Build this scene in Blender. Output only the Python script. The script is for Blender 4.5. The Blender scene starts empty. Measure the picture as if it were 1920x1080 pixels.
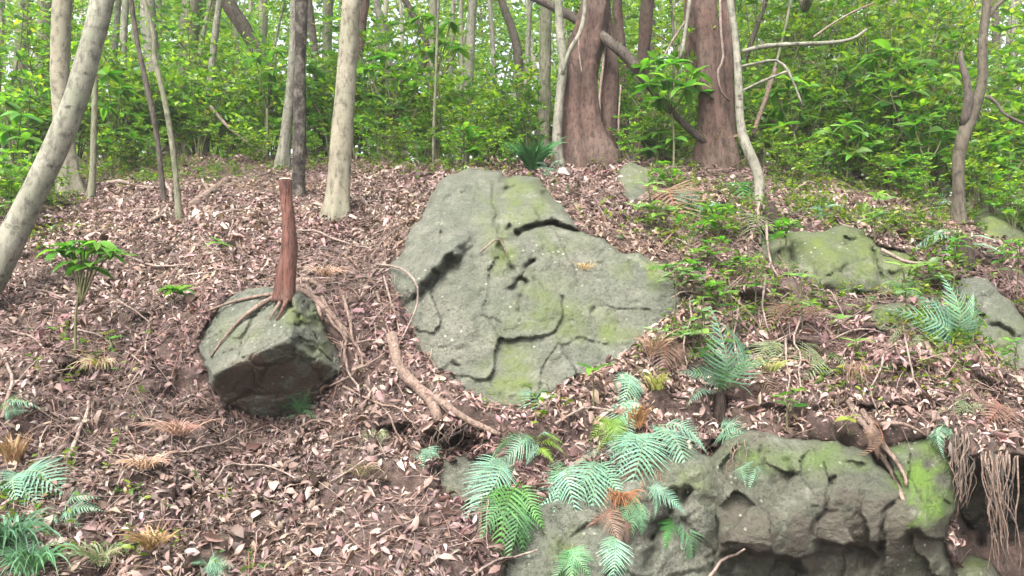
import bpy, math
import numpy as np
from mathutils import Vector, Matrix

# ------------------------------------------------------------------ camera, sky, sun, exposure
scene = bpy.context.scene
COL = scene.collection
PITCH = math.radians(6.0)
CAMZ = 1.5
LENS = 28.0
TH = 18.0 / LENS
cam_d = bpy.data.cameras.new('camera')
cam_d.lens = LENS; cam_d.sensor_width = 36.0; cam_d.clip_start = 0.05; cam_d.clip_end = 600
cam = bpy.data.objects.new('camera', cam_d); COL.objects.link(cam)
cam.location = (0, 0, CAMZ); cam.rotation_euler = (math.pi/2 + PITCH, 0, 0)
scene.camera = cam

SUN_DIR = Vector((-0.35, -0.80, 1.0)).normalized()
world = bpy.data.worlds.new('World'); scene.world = world; world.use_nodes = True
wn = world.node_tree.nodes; wl = world.node_tree.links
sky = wn.new('ShaderNodeTexSky'); sky.sky_type = 'NISHITA'; sky.sun_disc = False
sky.sun_elevation = math.asin(SUN_DIR.z); sky.sun_rotation = math.atan2(SUN_DIR.x, SUN_DIR.y)
sky.air_density = 1.0; sky.dust_density = 6.0; sky.ozone_density = 0.6
whs = wn.new('ShaderNodeHueSaturation'); whs.inputs['Saturation'].default_value = .35      # thin overcast: the same sky, paler
wl.new(sky.outputs[0], whs.inputs['Color']); wl.new(whs.outputs[0], wn['Background'].inputs[0])
wn['Background'].inputs[1].default_value = 0.15
sd_ = bpy.data.lights.new('sun', 'SUN'); sd_.energy = 1.5; sd_.angle = math.radians(32); sd_.color = (1.0, 0.95, 0.88)
so_ = bpy.data.objects.new('sun', sd_); COL.objects.link(so_)
so_.rotation_euler = SUN_DIR.to_track_quat('Z', 'Y').to_euler()
vs = scene.view_settings
vs.view_transform = 'Standard'; vs.look = 'None'; vs.gamma = 1.0; vs.exposure = 2.12; vs.use_curve_mapping = False
cy = scene.cycles
cy.max_bounces = 6; cy.diffuse_bounces = 3; cy.glossy_bounces = 2; cy.transmission_bounces = 4; cy.transparent_max_bounces = 4

rng = np.random.default_rng(7)

# ------------------------------------------------------------------ maths helpers
CP, SP = math.cos(PITCH), math.sin(PITCH)
def P(px, py, d):
    """photo pixel (1920x1080) and depth along the view axis -> world point(s)"""
    px = np.asarray(px, float); py = np.asarray(py, float); d = np.asarray(d, float)
    a = (px-960)/960*TH*d; u = (540-py)/960*TH*d
    return np.stack(np.broadcast_arrays(a, d*CP - u*SP, CAMZ + d*SP + u*CP), -1)
def m_px(d): return TH*d/960.0                     # metres per photo pixel at depth d

def hash3(ix, iy, iz, seed):
    h = (ix.astype(np.int64)*374761393 + iy.astype(np.int64)*668265263 + iz.astype(np.int64)*2147483647 + seed*1274126177) & 0xffffffff
    h = ((h ^ (h >> 13))*1274126177) & 0xffffffff
    h = ((h ^ (h >> 16))*2246822519) & 0xffffffff
    return ((h ^ (h >> 15)) & 0xffff)/32767.5 - 1.0
def noise(p, seed=0):
    p = np.asarray(p, float); i = np.floor(p); f = p - i; w = f*f*f*(f*(f*6-15)+10)
    i = i.astype(np.int64); r = 0
    for a in (0, 1):
        for b in (0, 1):
            for c in (0, 1):
                k = hash3(i[..., 0]+a, i[..., 1]+b, i[..., 2]+c, seed)
                r = r + k*(w[..., 0] if a else 1-w[..., 0])*(w[..., 1] if b else 1-w[..., 1])*(w[..., 2] if c else 1-w[..., 2])
    return r
def fbm(p, seed=0, oct=4, gain=.5):
    p = np.asarray(p, float); s = 0; a = 1.0
    for o in range(oct):
        s = s + a*noise(p*(2.03**o) + o*17.3, seed+o); a *= gain
    return s
def cell_edge(p, seed=0):
    """F2-F1 of jittered cells: near 0 along cell borders"""
    p = np.asarray(p, float); i = np.floor(p).astype(np.int64); f1 = np.full(p.shape[:-1], 9.0); f2 = f1.copy()
    for a in (-1, 0, 1):
        for b in (-1, 0, 1):
            for c in (-1, 0, 1):
                x, y, z = i[..., 0]+a, i[..., 1]+b, i[..., 2]+c
                q = np.stack([x+.5+.45*hash3(x, y, z, seed+11), y+.5+.45*hash3(x, y, z, seed+12), z+.5+.45*hash3(x, y, z, seed+13)], -1); d = np.linalg.norm(p-q, axis=-1)
                f2 = np.minimum(f2, np.maximum(f1, d)); f1 = np.minimum(f1, d)
    return f2-f1
def sstep(a, b, x):
    t = np.clip((x-a)/(b-a), 0, 1); return t*t*(3-2*t)
def seg_dist(px, py, pts, closed=False):
    pts = np.asarray(pts, float); n = len(pts); best = np.full(np.shape(px), 1e9)
    for i in range(n if closed else n-1):
        a = pts[i]; b = pts[(i+1) % n]; ab = b-a; L = max(ab @ ab, 1e-9)
        t = np.clip(((px-a[0])*ab[0] + (py-a[1])*ab[1])/L, 0, 1)
        best = np.minimum(best, np.hypot(px-a[0]-t*ab[0], py-a[1]-t*ab[1]))
    return best
def poly_sd(px, py, pts):
    """signed distance in pixels, negative inside"""
    px = np.asarray(px, float); py = np.asarray(py, float)
    d = seg_dist(px, py, pts, True); ins = np.zeros(np.shape(px), bool); n = len(pts)
    for i in range(n):
        x0, y0 = pts[i]; x1, y1 = pts[(i+1) % n]
        c = ((y0 > py) != (y1 > py)) & (px < (x1-x0)*(py-y0)/((y1-y0) if y1 != y0 else 1e-9) + x0)
        ins ^= c
    return np.where(ins, -d, d)
class TPS:
    def __init__(self, ctl, smooth=0.02):
        c = np.asarray(ctl, float); self.x = c[:, :2]/100.0; y = np.log(c[:, 2]); n = len(c)
        A = np.zeros((n+3, n+3)); A[:n, :n] = self.k(np.linalg.norm(self.x[:, None]-self.x[None], axis=-1)) + smooth*np.eye(n)
        A[:n, n:] = np.c_[np.ones(n), self.x]; A[n:, :n] = A[:n, n:].T
        self.w = np.linalg.solve(A, np.r_[y, 0, 0, 0])
    @staticmethod
    def k(r): return r*r*np.log(r+1e-9)
    def __call__(self, px, py):
        px = np.asarray(px, float); py = np.asarray(py, float); q = np.stack([px, py], -1)/100.0
        sh = q.shape[:-1]; q = q.reshape(-1, 2); out = np.empty(len(q))
        for s in range(0, len(q), 20000):
            b = q[s:s+20000]; r = np.linalg.norm(b[:, None]-self.x[None], axis=-1)
            out[s:s+20000] = self.k(r) @ self.w[:-3] + self.w[-3] + b @ self.w[-2:]
        return np.exp(out).reshape(sh)

# ------------------------------------------------------------------ mesh helpers
def mk_mesh(name, V, F, mat, cols=None, smooth=True, attrs=None):
    """V (n,3); F list of int arrays (k,3) / (k,4); cols (n,3) per-vertex colour of the thing itself"""
    me = bpy.data.meshes.new(name); V = np.asarray(V, np.float32)
    F = [np.asarray(f, np.int32) for f in F if len(f)]
    me.vertices.add(len(V)); me.vertices.foreach_set('co', V.ravel())
    tot = np.concatenate([np.full(len(f), f.shape[1], np.int32) for f in F]); idx = np.concatenate([f.ravel() for f in F])
    me.loops.add(len(idx)); me.loops.foreach_set('vertex_index', idx)
    me.polygons.add(len(tot)); me.polygons.foreach_set('loop_start', np.r_[0, np.cumsum(tot)[:-1]].astype(np.int32))
    if smooth: me.polygons.foreach_set('use_smooth', np.ones(len(tot), bool))
    me.update(calc_edges=True)
    if cols is not None:
        a = me.color_attributes.new('Col', 'FLOAT_COLOR', 'POINT')
        a.data.foreach_set('color', np.c_[cols, np.ones(len(V))].astype(np.float32).ravel())
    for k, v in (attrs or {}).items():
        a = me.attributes.new(k, 'FLOAT', 'POINT'); a.data.foreach_set('value', np.asarray(v, np.float32))
    me.materials.append(mat)
    return me
def link(name, data, parent=None, loc=None):
    o = bpy.data.objects.new(name, data); COL.objects.link(o)
    if parent is not None: o.parent = parent
    if loc is not None: o.location = loc
    return o
def tag(o, label, cat, group=None, kind=None):
    o['label'] = label
    if cat: o['category'] = cat
    if group: o['group'] = group
    if kind: o['kind'] = kind
    return o
def thing(name, label, cat, loc=(0, 0, 0), group=None):
    o = link(name, None); o.location = loc; o.empty_display_size = .1
    return tag(o, label, cat, group)
class Acc:
    """collects pieces into one mesh"""
    def __init__(s): s.V = []; s.T = []; s.Q = []; s.C = []; s.n = 0
    def add(s, V, T=None, Q=None, c=None):
        V = np.asarray(V, float); s.V.append(V)
        if T is not None and len(T): s.T.append(np.asarray(T)+s.n)
        if Q is not None and len(Q): s.Q.append(np.asarray(Q)+s.n)
        if c is not None:
            c = np.asarray(c, float); s.C.append(np.broadcast_to(c, (len(V), 3)) if c.ndim == 1 else c)
        s.n += len(V)
    def mesh(s, name, mat, smooth=True):
        F = ([np.concatenate(s.T)] if s.T else []) + ([np.concatenate(s.Q)] if s.Q else [])
        return mk_mesh(name, np.concatenate(s.V), F, mat, np.concatenate(s.C) if s.C else None, smooth)
def catmull(pts, n):
    pts = np.asarray(pts, float)
    if len(pts) == 2: pts = np.array([pts[0], (pts[0]+pts[1])/2, pts[1]])
    q = np.vstack([2*pts[0]-pts[1], pts, 2*pts[-1]-pts[-2]]); L = np.r_[0, np.cumsum(np.linalg.norm(np.diff(pts[:, :3], axis=0), axis=1))]
    t = np.interp(np.linspace(0, L[-1], n), L, np.arange(len(pts))); i = np.clip(t.astype(int), 0, len(pts)-2); f = (t-i)[:, None]
    a, b, c, d = q[i], q[i+1], q[i+2], q[i+3]
    return .5*(2*b + (c-a)*f + (2*a-5*b+4*c-d)*f*f + (3*b-a-3*c+d)*f**3)
def frames(path):
    t = np.gradient(path, axis=0); t /= np.linalg.norm(t, axis=1)[:, None]+1e-12
    u = np.cross(t[0], (0.31, 0.95, 0.1)); u /= np.linalg.norm(u); U = [u]
    for k in range(1, len(path)):
        u = u - t[k]*(u @ t[k]); u = u/(np.linalg.norm(u)+1e-12); U.append(u)
    U = np.array(U); return t, U, np.cross(t, U)
def tube(path, rad, sides=8, lump=0.0, seed=0, flute=None, cap=True):
    """rad: scalar or (k,) ; flute: f(angle, s_along) -> multiplier"""
    path = np.asarray(path, float); k = len(path); rad = np.broadcast_to(np.asarray(rad, float), (k,))
    t, U, W = frames(path); th = np.arange(sides)/sides*2*math.pi
    R = np.repeat(rad[:, None], sides, 1)
    if flute is not None: R = R*flute(th[None, :], np.linspace(0, 1, k)[:, None])
    D = U[:, None]*np.cos(th)[None, :, None] + W[:, None]*np.sin(th)[None, :, None]
    V = path[:, None] + D*R[..., None]
    if lump: V = path[:, None] + D*(R*(1+lump*fbm(V*np.array([6, 6, 2.5]), seed, 3)))[..., None]
    a = np.arange(k-1)[:, None]*sides; j = np.arange(sides)[None]; j2 = (j+1) % sides
    Q = np.stack([a+j, a+j2, a+sides+j2, a+sides+j], -1).reshape(-1, 4); V = V.reshape(-1, 3); T = []
    if cap:
        n = len(V); V = np.vstack([V, path[0], path[-1]]); jj = np.arange(sides)
        T = np.vstack([np.stack([np.full(sides, n), (jj+1) % sides, jj], -1), np.stack([np.full(sides, n+1), (k-1)*sides+jj, (k-1)*sides+(jj+1) % sides], -1)])
    return V, T, Q
def leaf_tmpl(width=.42, fold=.12, curl=.1, rows=((.3, 1.0), (.68, .8)), twist=0.0):
    V = [(0, 0, 0)]; 
    for t, w in rows:
        z = curl*math.sin(t*math.pi); s = width/2*w
        V += [(t, -s, z+fold*w), (t, 0, z), (t, s, z+fold*w+twist*w)]
    V.append((1, 0, twist*.5)); n = len(rows); T = [(0, 1, 2), (0, 2, 3)]; Q = []
    T = [(0, 2, 1), (0, 3, 2)]
    for r in range(n-1):
        b = 1+3*r; Q += [(b, b+1, b+4, b+3), (b+1, b+2, b+5, b+4)]
    b = 1+3*(n-1); T += [(b, b+1, b+3), (b+1, b+2, b+3)]
    return np.array(V, float), np.array(T), np.array(Q)
def batch(acc, tm, pos, R, sc, cols):
    """N copies of a template: pos (N,3), R (N,3,3) columns = local axes, sc (N,), cols (N,3)"""
    V0, T0, Q0 = tm; N = len(pos)
    if N == 0: return
    sc = np.asarray(sc, float).reshape(N, 1, -1); V = np.einsum('nij,nkj->nki', R, V0[None]*sc) + pos[:, None]
    off = (np.arange(N)*len(V0))[:, None, None]
    acc.add(V.reshape(-1, 3), (T0[None]+off).reshape(-1, 3), (Q0[None]+off).reshape(-1, 4) if len(Q0) else None, np.repeat(cols, len(V0), 0))
def basis(X, Z):
    """rotation matrices with local x = X and z close to Z"""
    X = X/(np.linalg.norm(X, axis=-1, keepdims=True)+1e-9); Y = np.cross(Z, X); Y /= np.linalg.norm(Y, axis=-1, keepdims=True)+1e-9
    return np.stack([X, Y, np.cross(X, Y)], -1)
def rdir(n, r=rng):
    v = r.normal(size=(n, 3)); return v/np.linalg.norm(v, axis=1)[:, None]

# ------------------------------------------------------------------ materials
def new_mat(name):
    m = bpy.data.materials.new(name); m.use_nodes = True; nt = m.node_tree
    return m, nt, nt.nodes['Principled BSDF'], nt.nodes['Material Output']
def nd(nt, t, **kw):
    n = nt.nodes.new(t)
    for k, v in kw.items(): setattr(n, k, v)
    return n
def tex_noise(nt, vec, scale, detail=4, rough=.55, dist=0.0):
    n = nd(nt, 'ShaderNodeTexNoise'); n.inputs['Scale'].default_value = scale; n.inputs['Detail'].default_value = detail
    n.inputs['Roughness'].default_value = rough; n.inputs['Distortion'].default_value = dist
    nt.links.new(vec, n.inputs['Vector']); return n.outputs['Fac']
def ramp(nt, fac, stops):
    r = nd(nt, 'ShaderNodeValToRGB'); e = r.color_ramp.elements
    while len(e) < len(stops): e.new(.5)
    for el, (p, c) in zip(e, stops): el.position = p; el.color = (c, c, c, 1) if not hasattr(c, '__len__') else (*c, 1)
    nt.links.new(fac, r.inputs[0]); return r.outputs[0]
def mixc(nt, fac, a, b, mode='MIX'):
    n = nd(nt, 'ShaderNodeMix', data_type='RGBA', blend_type=mode)
    for s, v in ((0, fac), (6, a), (7, b)):
        if hasattr(v, 'is_linked') or isinstance(v, bpy.types.NodeSocket): nt.links.new(v, n.inputs[s])
        elif hasattr(v, '__len__'): n.inputs[s].default_value = (*v, 1)
        else: n.inputs[s].default_value = v
    return n.outputs[2]
def math_(nt, op, a, b):
    n = nd(nt, 'ShaderNodeMath', operation=op)
    for s, v in ((0, a), (1, b)):
        if isinstance(v, bpy.types.NodeSocket): nt.links.new(v, n.inputs[s])
        else: n.inputs[s].default_value = v
    return n.outputs[0]
def bump(nt, h, strength, dist, prev=None):
    b = nd(nt, 'ShaderNodeBump'); b.inputs['Strength'].default_value = strength; b.inputs['Distance'].default_value = dist
    nt.links.new(h, b.inputs['Height'])
    if prev is not None: nt.links.new(prev, b.inputs['Normal'])
    return b.outputs[0]
def coords(nt, scale=(1, 1, 1)):
    c = nd(nt, 'ShaderNodeTexCoord'); m = nd(nt, 'ShaderNodeMapping'); m.inputs['Scale'].default_value = scale
    nt.links.new(c.outputs['Object'], m.inputs[0]); return m.outputs[0]
def geo_pos(nt):
    return nd(nt, 'ShaderNodeNewGeometry').outputs['Position']

def mat_leaf(name, transl=.35, rough=.45, spec=.35, tint=1.0, jitter=True):
    m, nt, bs, out = new_mat(name)
    at = nd(nt, 'ShaderNodeVertexColor', layer_name='Col'); col = at.outputs[0]
    if jitter:
        oi = nd(nt, 'ShaderNodeObjectInfo'); hs = nd(nt, 'ShaderNodeHueSaturation')
        mr = nd(nt, 'ShaderNodeMapRange'); mr.inputs[3].default_value = .75; mr.inputs[4].default_value = 1.3
        nt.links.new(oi.outputs['Random'], mr.inputs[0]); nt.links.new(mr.outputs[0], hs.inputs['Value'])
        mr2 = nd(nt, 'ShaderNodeMapRange'); mr2.inputs[3].default_value = .485; mr2.inputs[4].default_value = .515
        w = nd(nt, 'ShaderNodeTexWhiteNoise', noise_dimensions='1D'); nt.links.new(oi.outputs['Random'], w.inputs['W'])
        nt.links.new(w.outputs['Value'], mr2.inputs[0]); nt.links.new(mr2.outputs[0], hs.inputs['Hue'])
        nt.links.new(col, hs.inputs['Color']); col = hs.outputs[0]
    pos = geo_pos(nt); n = tex_noise(nt, pos, 38, 3)
    col = mixc(nt, math_(nt, 'MULTIPLY', n, .5), col, (.35, .35, .3), 'MULTIPLY')
    nt.links.new(col, bs.inputs['Base Color']); bs.inputs['Roughness'].default_value = rough; bs.inputs['Specular IOR Level'].default_value = spec
    if transl:
        tr = nd(nt, 'ShaderNodeBsdfTranslucent'); mx = nd(nt, 'ShaderNodeMixShader'); mx.inputs[0].default_value = transl
        tc = mixc(nt, 1.0, col, (1.25, 1.35, .6), 'MULTIPLY')
        nt.links.new(tc, tr.inputs[0]); nt.links.new(bs.outputs[0], mx.inputs[1]); nt.links.new(tr.outputs[0], mx.inputs[2])
        nt.links.new(mx.outputs[0], out.inputs[0])
    return m
M_LEAF = mat_leaf('green_leaf', .56, .38, .45)
M_CROWN = mat_leaf('canopy_leaf', .45, .5, .3)
M_FERN = mat_leaf('fern_frond', .25, .5, .35)
M_LITTER = mat_leaf('dead_leaf', .08, .6, .3, jitter=False)
M_STRAW = mat_leaf('grass_blade', .25, .5, .3)

def mat_soil():
    m, nt, bs, out = new_mat('forest_soil'); pos = geo_pos(nt)
    a = tex_noise(nt, pos, 2.2, 5, .6); b = tex_noise(nt, pos, 26, 6, .7)
    c = ramp(nt, b, [(.3, (.022, .013, .011)), (.52, (.075, .046, .039)), (.72, (.16, .105, .09))])
    c = mixc(nt, ramp(nt, a, [(.42, 0.0), (.62, .6)]), c, (.085, .06, .045))
    nt.links.new(c, bs.inputs['Base Color']); bs.inputs['Roughness'].default_value = .95
    h = tex_noise(nt, pos, 45, 6, .75); nt.links.new(bump(nt, h, .9, .03), bs.inputs['Normal'])
    return m
M_SOIL = mat_soil()
def mat_rock(name, c0, c1, c2, moss=(.065, .085, .022), lichen=.5, b0=(.06, .04, .029), b1=(.10, .068, .05)):
    m, nt, bs, out = new_mat(name); pos = geo_pos(nt)
    n1 = tex_noise(nt, pos, 1.7, 5, .6); n2 = tex_noise(nt, pos, 9, 6, .65, .4); n3 = tex_noise(nt, pos, 55, 5, .7)
    c = mixc(nt, ramp(nt, n1, [(.35, 0.0), (.65, 1.0)]), c0, c1)
    c = mixc(nt, ramp(nt, n2, [(.40, 0.0), (.66, .85)]), c, c2)
    c = mixc(nt, ramp(nt, n3, [(.32, .75), (.52, 0.0)]), c, (.03, .03, .025))
    mp = nd(nt, 'ShaderNodeMapping'); mp.inputs['Scale'].default_value = (1, 1, .22); nt.links.new(pos, mp.inputs[0]); st = tex_noise(nt, mp.outputs[0], 5.5, 5, .65, .6)
    c = mixc(nt, ramp(nt, st, [(.56, 0.0), (.70, .55)]), c, tuple(x*.5 for x in c2)); c = mixc(nt, ramp(nt, tex_noise(nt, pos, 4.2, 6, .7, .8), [(.55, 0.0), (.68, .6)]), c, (.19, .195, .155))
    at = nd(nt, 'ShaderNodeAttribute', attribute_name='moss')
    mm = math_(nt, 'MULTIPLY', at.outputs['Fac'], ramp(nt, n2, [(.3, .25), (.55, 1.0)]))
    c = mixc(nt, mm, c, mixc(nt, n3, moss, tuple(x*1.7 for x in moss)))
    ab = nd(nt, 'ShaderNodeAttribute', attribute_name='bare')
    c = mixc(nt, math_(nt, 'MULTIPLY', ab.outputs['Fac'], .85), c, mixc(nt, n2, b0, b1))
    v = nd(nt, 'ShaderNodeTexVoronoi'); v.inputs['Scale'].default_value = 17; nt.links.new(pos, v.inputs['Vector'])
    sp = math_(nt, 'MULTIPLY', ramp(nt, v.outputs['Distance'], [(.10, 1.0), (.2, 0.0)]), ramp(nt, tex_noise(nt, pos, 3.5, 3), [(.5, 0.0), (.62, lichen)]))
    c = mixc(nt, sp, c, (.42, .45, .37))
    nt.links.new(c, bs.inputs['Base Color']); bs.inputs['Roughness'].default_value = .85; bs.inputs['Specular IOR Level'].default_value = .3
    b1 = bump(nt, n2, .9, .05); b2 = bump(nt, n3, 1.0, .02, b1); nt.links.new(b2, bs.inputs['Normal'])
    return m
M_ROCK = mat_rock('mossy_rock', (.10, .108, .085), (.14, .14, .11), (.07, .078, .058))
M_ROCKG = mat_rock('green_rock', (.068, .08, .05), (.095, .097, .066), (.045, .057, .03))
M_CLIFF = mat_rock('cliff_rock', (.075, .08, .058), (.105, .10, .075), (.05, .054, .038), (.062, .105, .018), b0=(.048, .042, .033), b1=(.082, .072, .056))
def mat_bark(name, c0, c1, spot=None, vstretch=.25, freq=14, bstr=.6, ring=0.0, pits=True, blotch=.55, spot_scale=2.0):
    m, nt, bs, out = new_mat(name); co = coords(nt, (1, 1, vstretch)); iso = coords(nt)
    n1 = tex_noise(nt, co, freq, 6, .65, .3); n2 = tex_noise(nt, iso, spot_scale, 4, .6); n3 = tex_noise(nt, co, freq*4, 4, .7)
    c = mixc(nt, ramp(nt, n1, [(.36, 0.0), (.64, 1.0)]), c0, c1)
    if spot: c = mixc(nt, ramp(nt, n2, [(.45, 0.0), (.66, .8)]), c, spot)
    n4 = tex_noise(nt, iso, 6.5, 5, .7, .6); c = mixc(nt, ramp(nt, n4, [(.54, 0.0), (.66, blotch)]), c, tuple(x*.45 for x in c0)); c = mixc(nt, ramp(nt, tex_noise(nt, iso, 3.3, 5, .7, .4), [(.56, 0.0), (.64, blotch)]), c, tuple(min(x*1.35, .5) for x in c1))
    if ring:
        r = tex_noise(nt, coords(nt, (.6, .6, 9)), 3.0, 4, .7); c = mixc(nt, ramp(nt, r, [(.58, 0.0), (.72, ring)]), c, tuple(x*.35 for x in c0))
    if ring and pits:
        vo = nd(nt, 'ShaderNodeTexVoronoi'); vo.inputs['Scale'].default_value = 1.0; nt.links.new(coords(nt, (7, 7, 11)), vo.inputs['Vector']); c = mixc(nt, math_(nt, 'MULTIPLY', ramp(nt, vo.outputs['Distance'], [(.10, .9), (.22, 0.0)]), ramp(nt, n4, [(.42, 0.0), (.5, 1.0)])), c, (.035, .028, .022))
    c = mixc(nt, ramp(nt, n3, [(.34, .75), (.52, 0.0)]), c, tuple(x*.25 for x in c0))
    nt.links.new(c, bs.inputs['Base Color']); bs.inputs['Roughness'].default_value = .85; bs.inputs['Specular IOR Level'].default_value = .25
    nt.links.new(bump(nt, n3, bstr, .012, bump(nt, n1, bstr, .04)), bs.inputs['Normal'])
    return m
B_PALE = mat_bark('pale_bark', (.165, .148, .108), (.225, .207, .157), (.17, .17, .118), .5, 5, .25, .45, pits=False, blotch=.22)
B_GREY = mat_bark('grey_bark', (0.149, 0.140, 0.112), (0.211, 0.202, 0.164), (0.124, 0.136, 0.093), .4, 7, .3, .5)
B_RED = mat_bark('reddish_bark', (.058, .035, .028), (.10, .062, .05), (.085, .064, .052), .4, 8, .6)
B_FLAKE = mat_bark('flaking_bark', (.018, .015, .013), (.04, .033, .028), (.19, .17, .14), .45, 12, 1.0, spot_scale=7.0)
B_BROWN = mat_bark('brown_bark', (.06, .05, .037), (.10, .086, .064), (.055, .052, .033), .4, 9, .6, .5)
B_DARK = mat_bark('dark_bark', (.045, .036, .03), (.085, .07, .058), (.10, .085, .07), .3, 14, .9)
B_ROT = mat_bark('rotten_wood', (.022, .015, .012), (.05, .034, .027), (.035, .03, .02), .3, 16, 1.0)
B_GREEN = mat_bark('mossy_bark', (0.112, 0.109, 0.075), (0.173, 0.165, 0.116), (0.098, 0.120, 0.060), .3, 9, .4)
B_STUMP = mat_bark('stripped_bark', (0.072, 0.031, 0.024), (0.153, 0.068, 0.051), (0.136, 0.081, 0.064), .15, 22, .9)
B_ROOT = mat_bark('root_bark', (0.122, 0.083, 0.065), (0.216, 0.155, 0.126), (0.144, 0.108, 0.086), .5, 18, .6)
B_TWIG = mat_bark('twig_bark', (0.150, 0.112, 0.094), (0.255, 0.199, 0.169), None, .6, 20, .4)
def mat_plain(name, c0, c1, sc=20, rough=.8):
    m, nt, bs, out = new_mat(name); n = tex_noise(nt, coords(nt), sc, 4)
    nt.links.new(mixc(nt, n, c0, c1), bs.inputs['Base Color']); bs.inputs['Roughness'].default_value = rough; return m
M_CUT = mat_plain('sawn_wood', (.36, .27, .2), (.52, .42, .33), 30)
M_STEM = mat_plain('green_stem', (.06, .06, .03), (.12, .12, .05), 30)
M_MOSS = None

# ------------------------------------------------------------------ rocks and ground as depth functions (metres from the camera plane)
def side_dist(px, py, pts):
    """signed distance to an open polyline (positive to its right-hand side going along it, in photo space y down)"""
    pts = np.asarray(pts, float); best = np.full(np.shape(px), 1e9); sg = np.zeros(np.shape(px)); tp = np.zeros(np.shape(px)); n = len(pts)-1
    for i, (a, b) in enumerate(zip(pts[:-1], pts[1:])):
        ab = b-a; L = max(ab @ ab, 1e-9); t = np.clip(((px-a[0])*ab[0]+(py-a[1])*ab[1])/L, 0, 1)
        dx = px-a[0]-t*ab[0]; dy = py-a[1]-t*ab[1]; d = np.hypot(dx, dy); c = ab[0]*(py-a[1]) - ab[1]*(px-a[0])
        m = d < best; best = np.where(m, d, best); sg = np.where(m, np.sign(c), sg); tp = np.where(m, (i+t)/n, tp)
    return best*sg, sstep(0, .22, tp)*sstep(1, .78, tp)
def plane3(p):
    A = np.array([[x, y, 1] for x, y, d in p], float); k = np.linalg.solve(A, np.array([1.0/d for x, y, d in p]))
    return k                                             # true 3-D planes are linear in 1/depth
def hash_step(p, seed):
    """one random level for each jittered cell, for chipped steps between neighbouring faces"""
    p = np.asarray(p, float); i = np.floor(p).astype(np.int64); f1 = np.full(p.shape[:-1], 9.0); h = np.zeros(p.shape[:-1])
    for a in (-1, 0, 1):
        for b in (-1, 0, 1):
            for c in (-1, 0, 1):
                x, y, z = i[..., 0]+a, i[..., 1]+b, i[..., 2]+c
                q = np.stack([x+.5+.45*hash3(x, y, z, seed+11), y+.5+.45*hash3(x, y, z, seed+12), z+.5+.45*hash3(x, y, z, seed+13)], -1); d = np.linalg.norm(p-q, axis=-1)
                m = d < f1; f1 = np.where(m, d, f1); h = np.where(m, hash3(x, y, z, seed+14), h)
    return h
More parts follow.
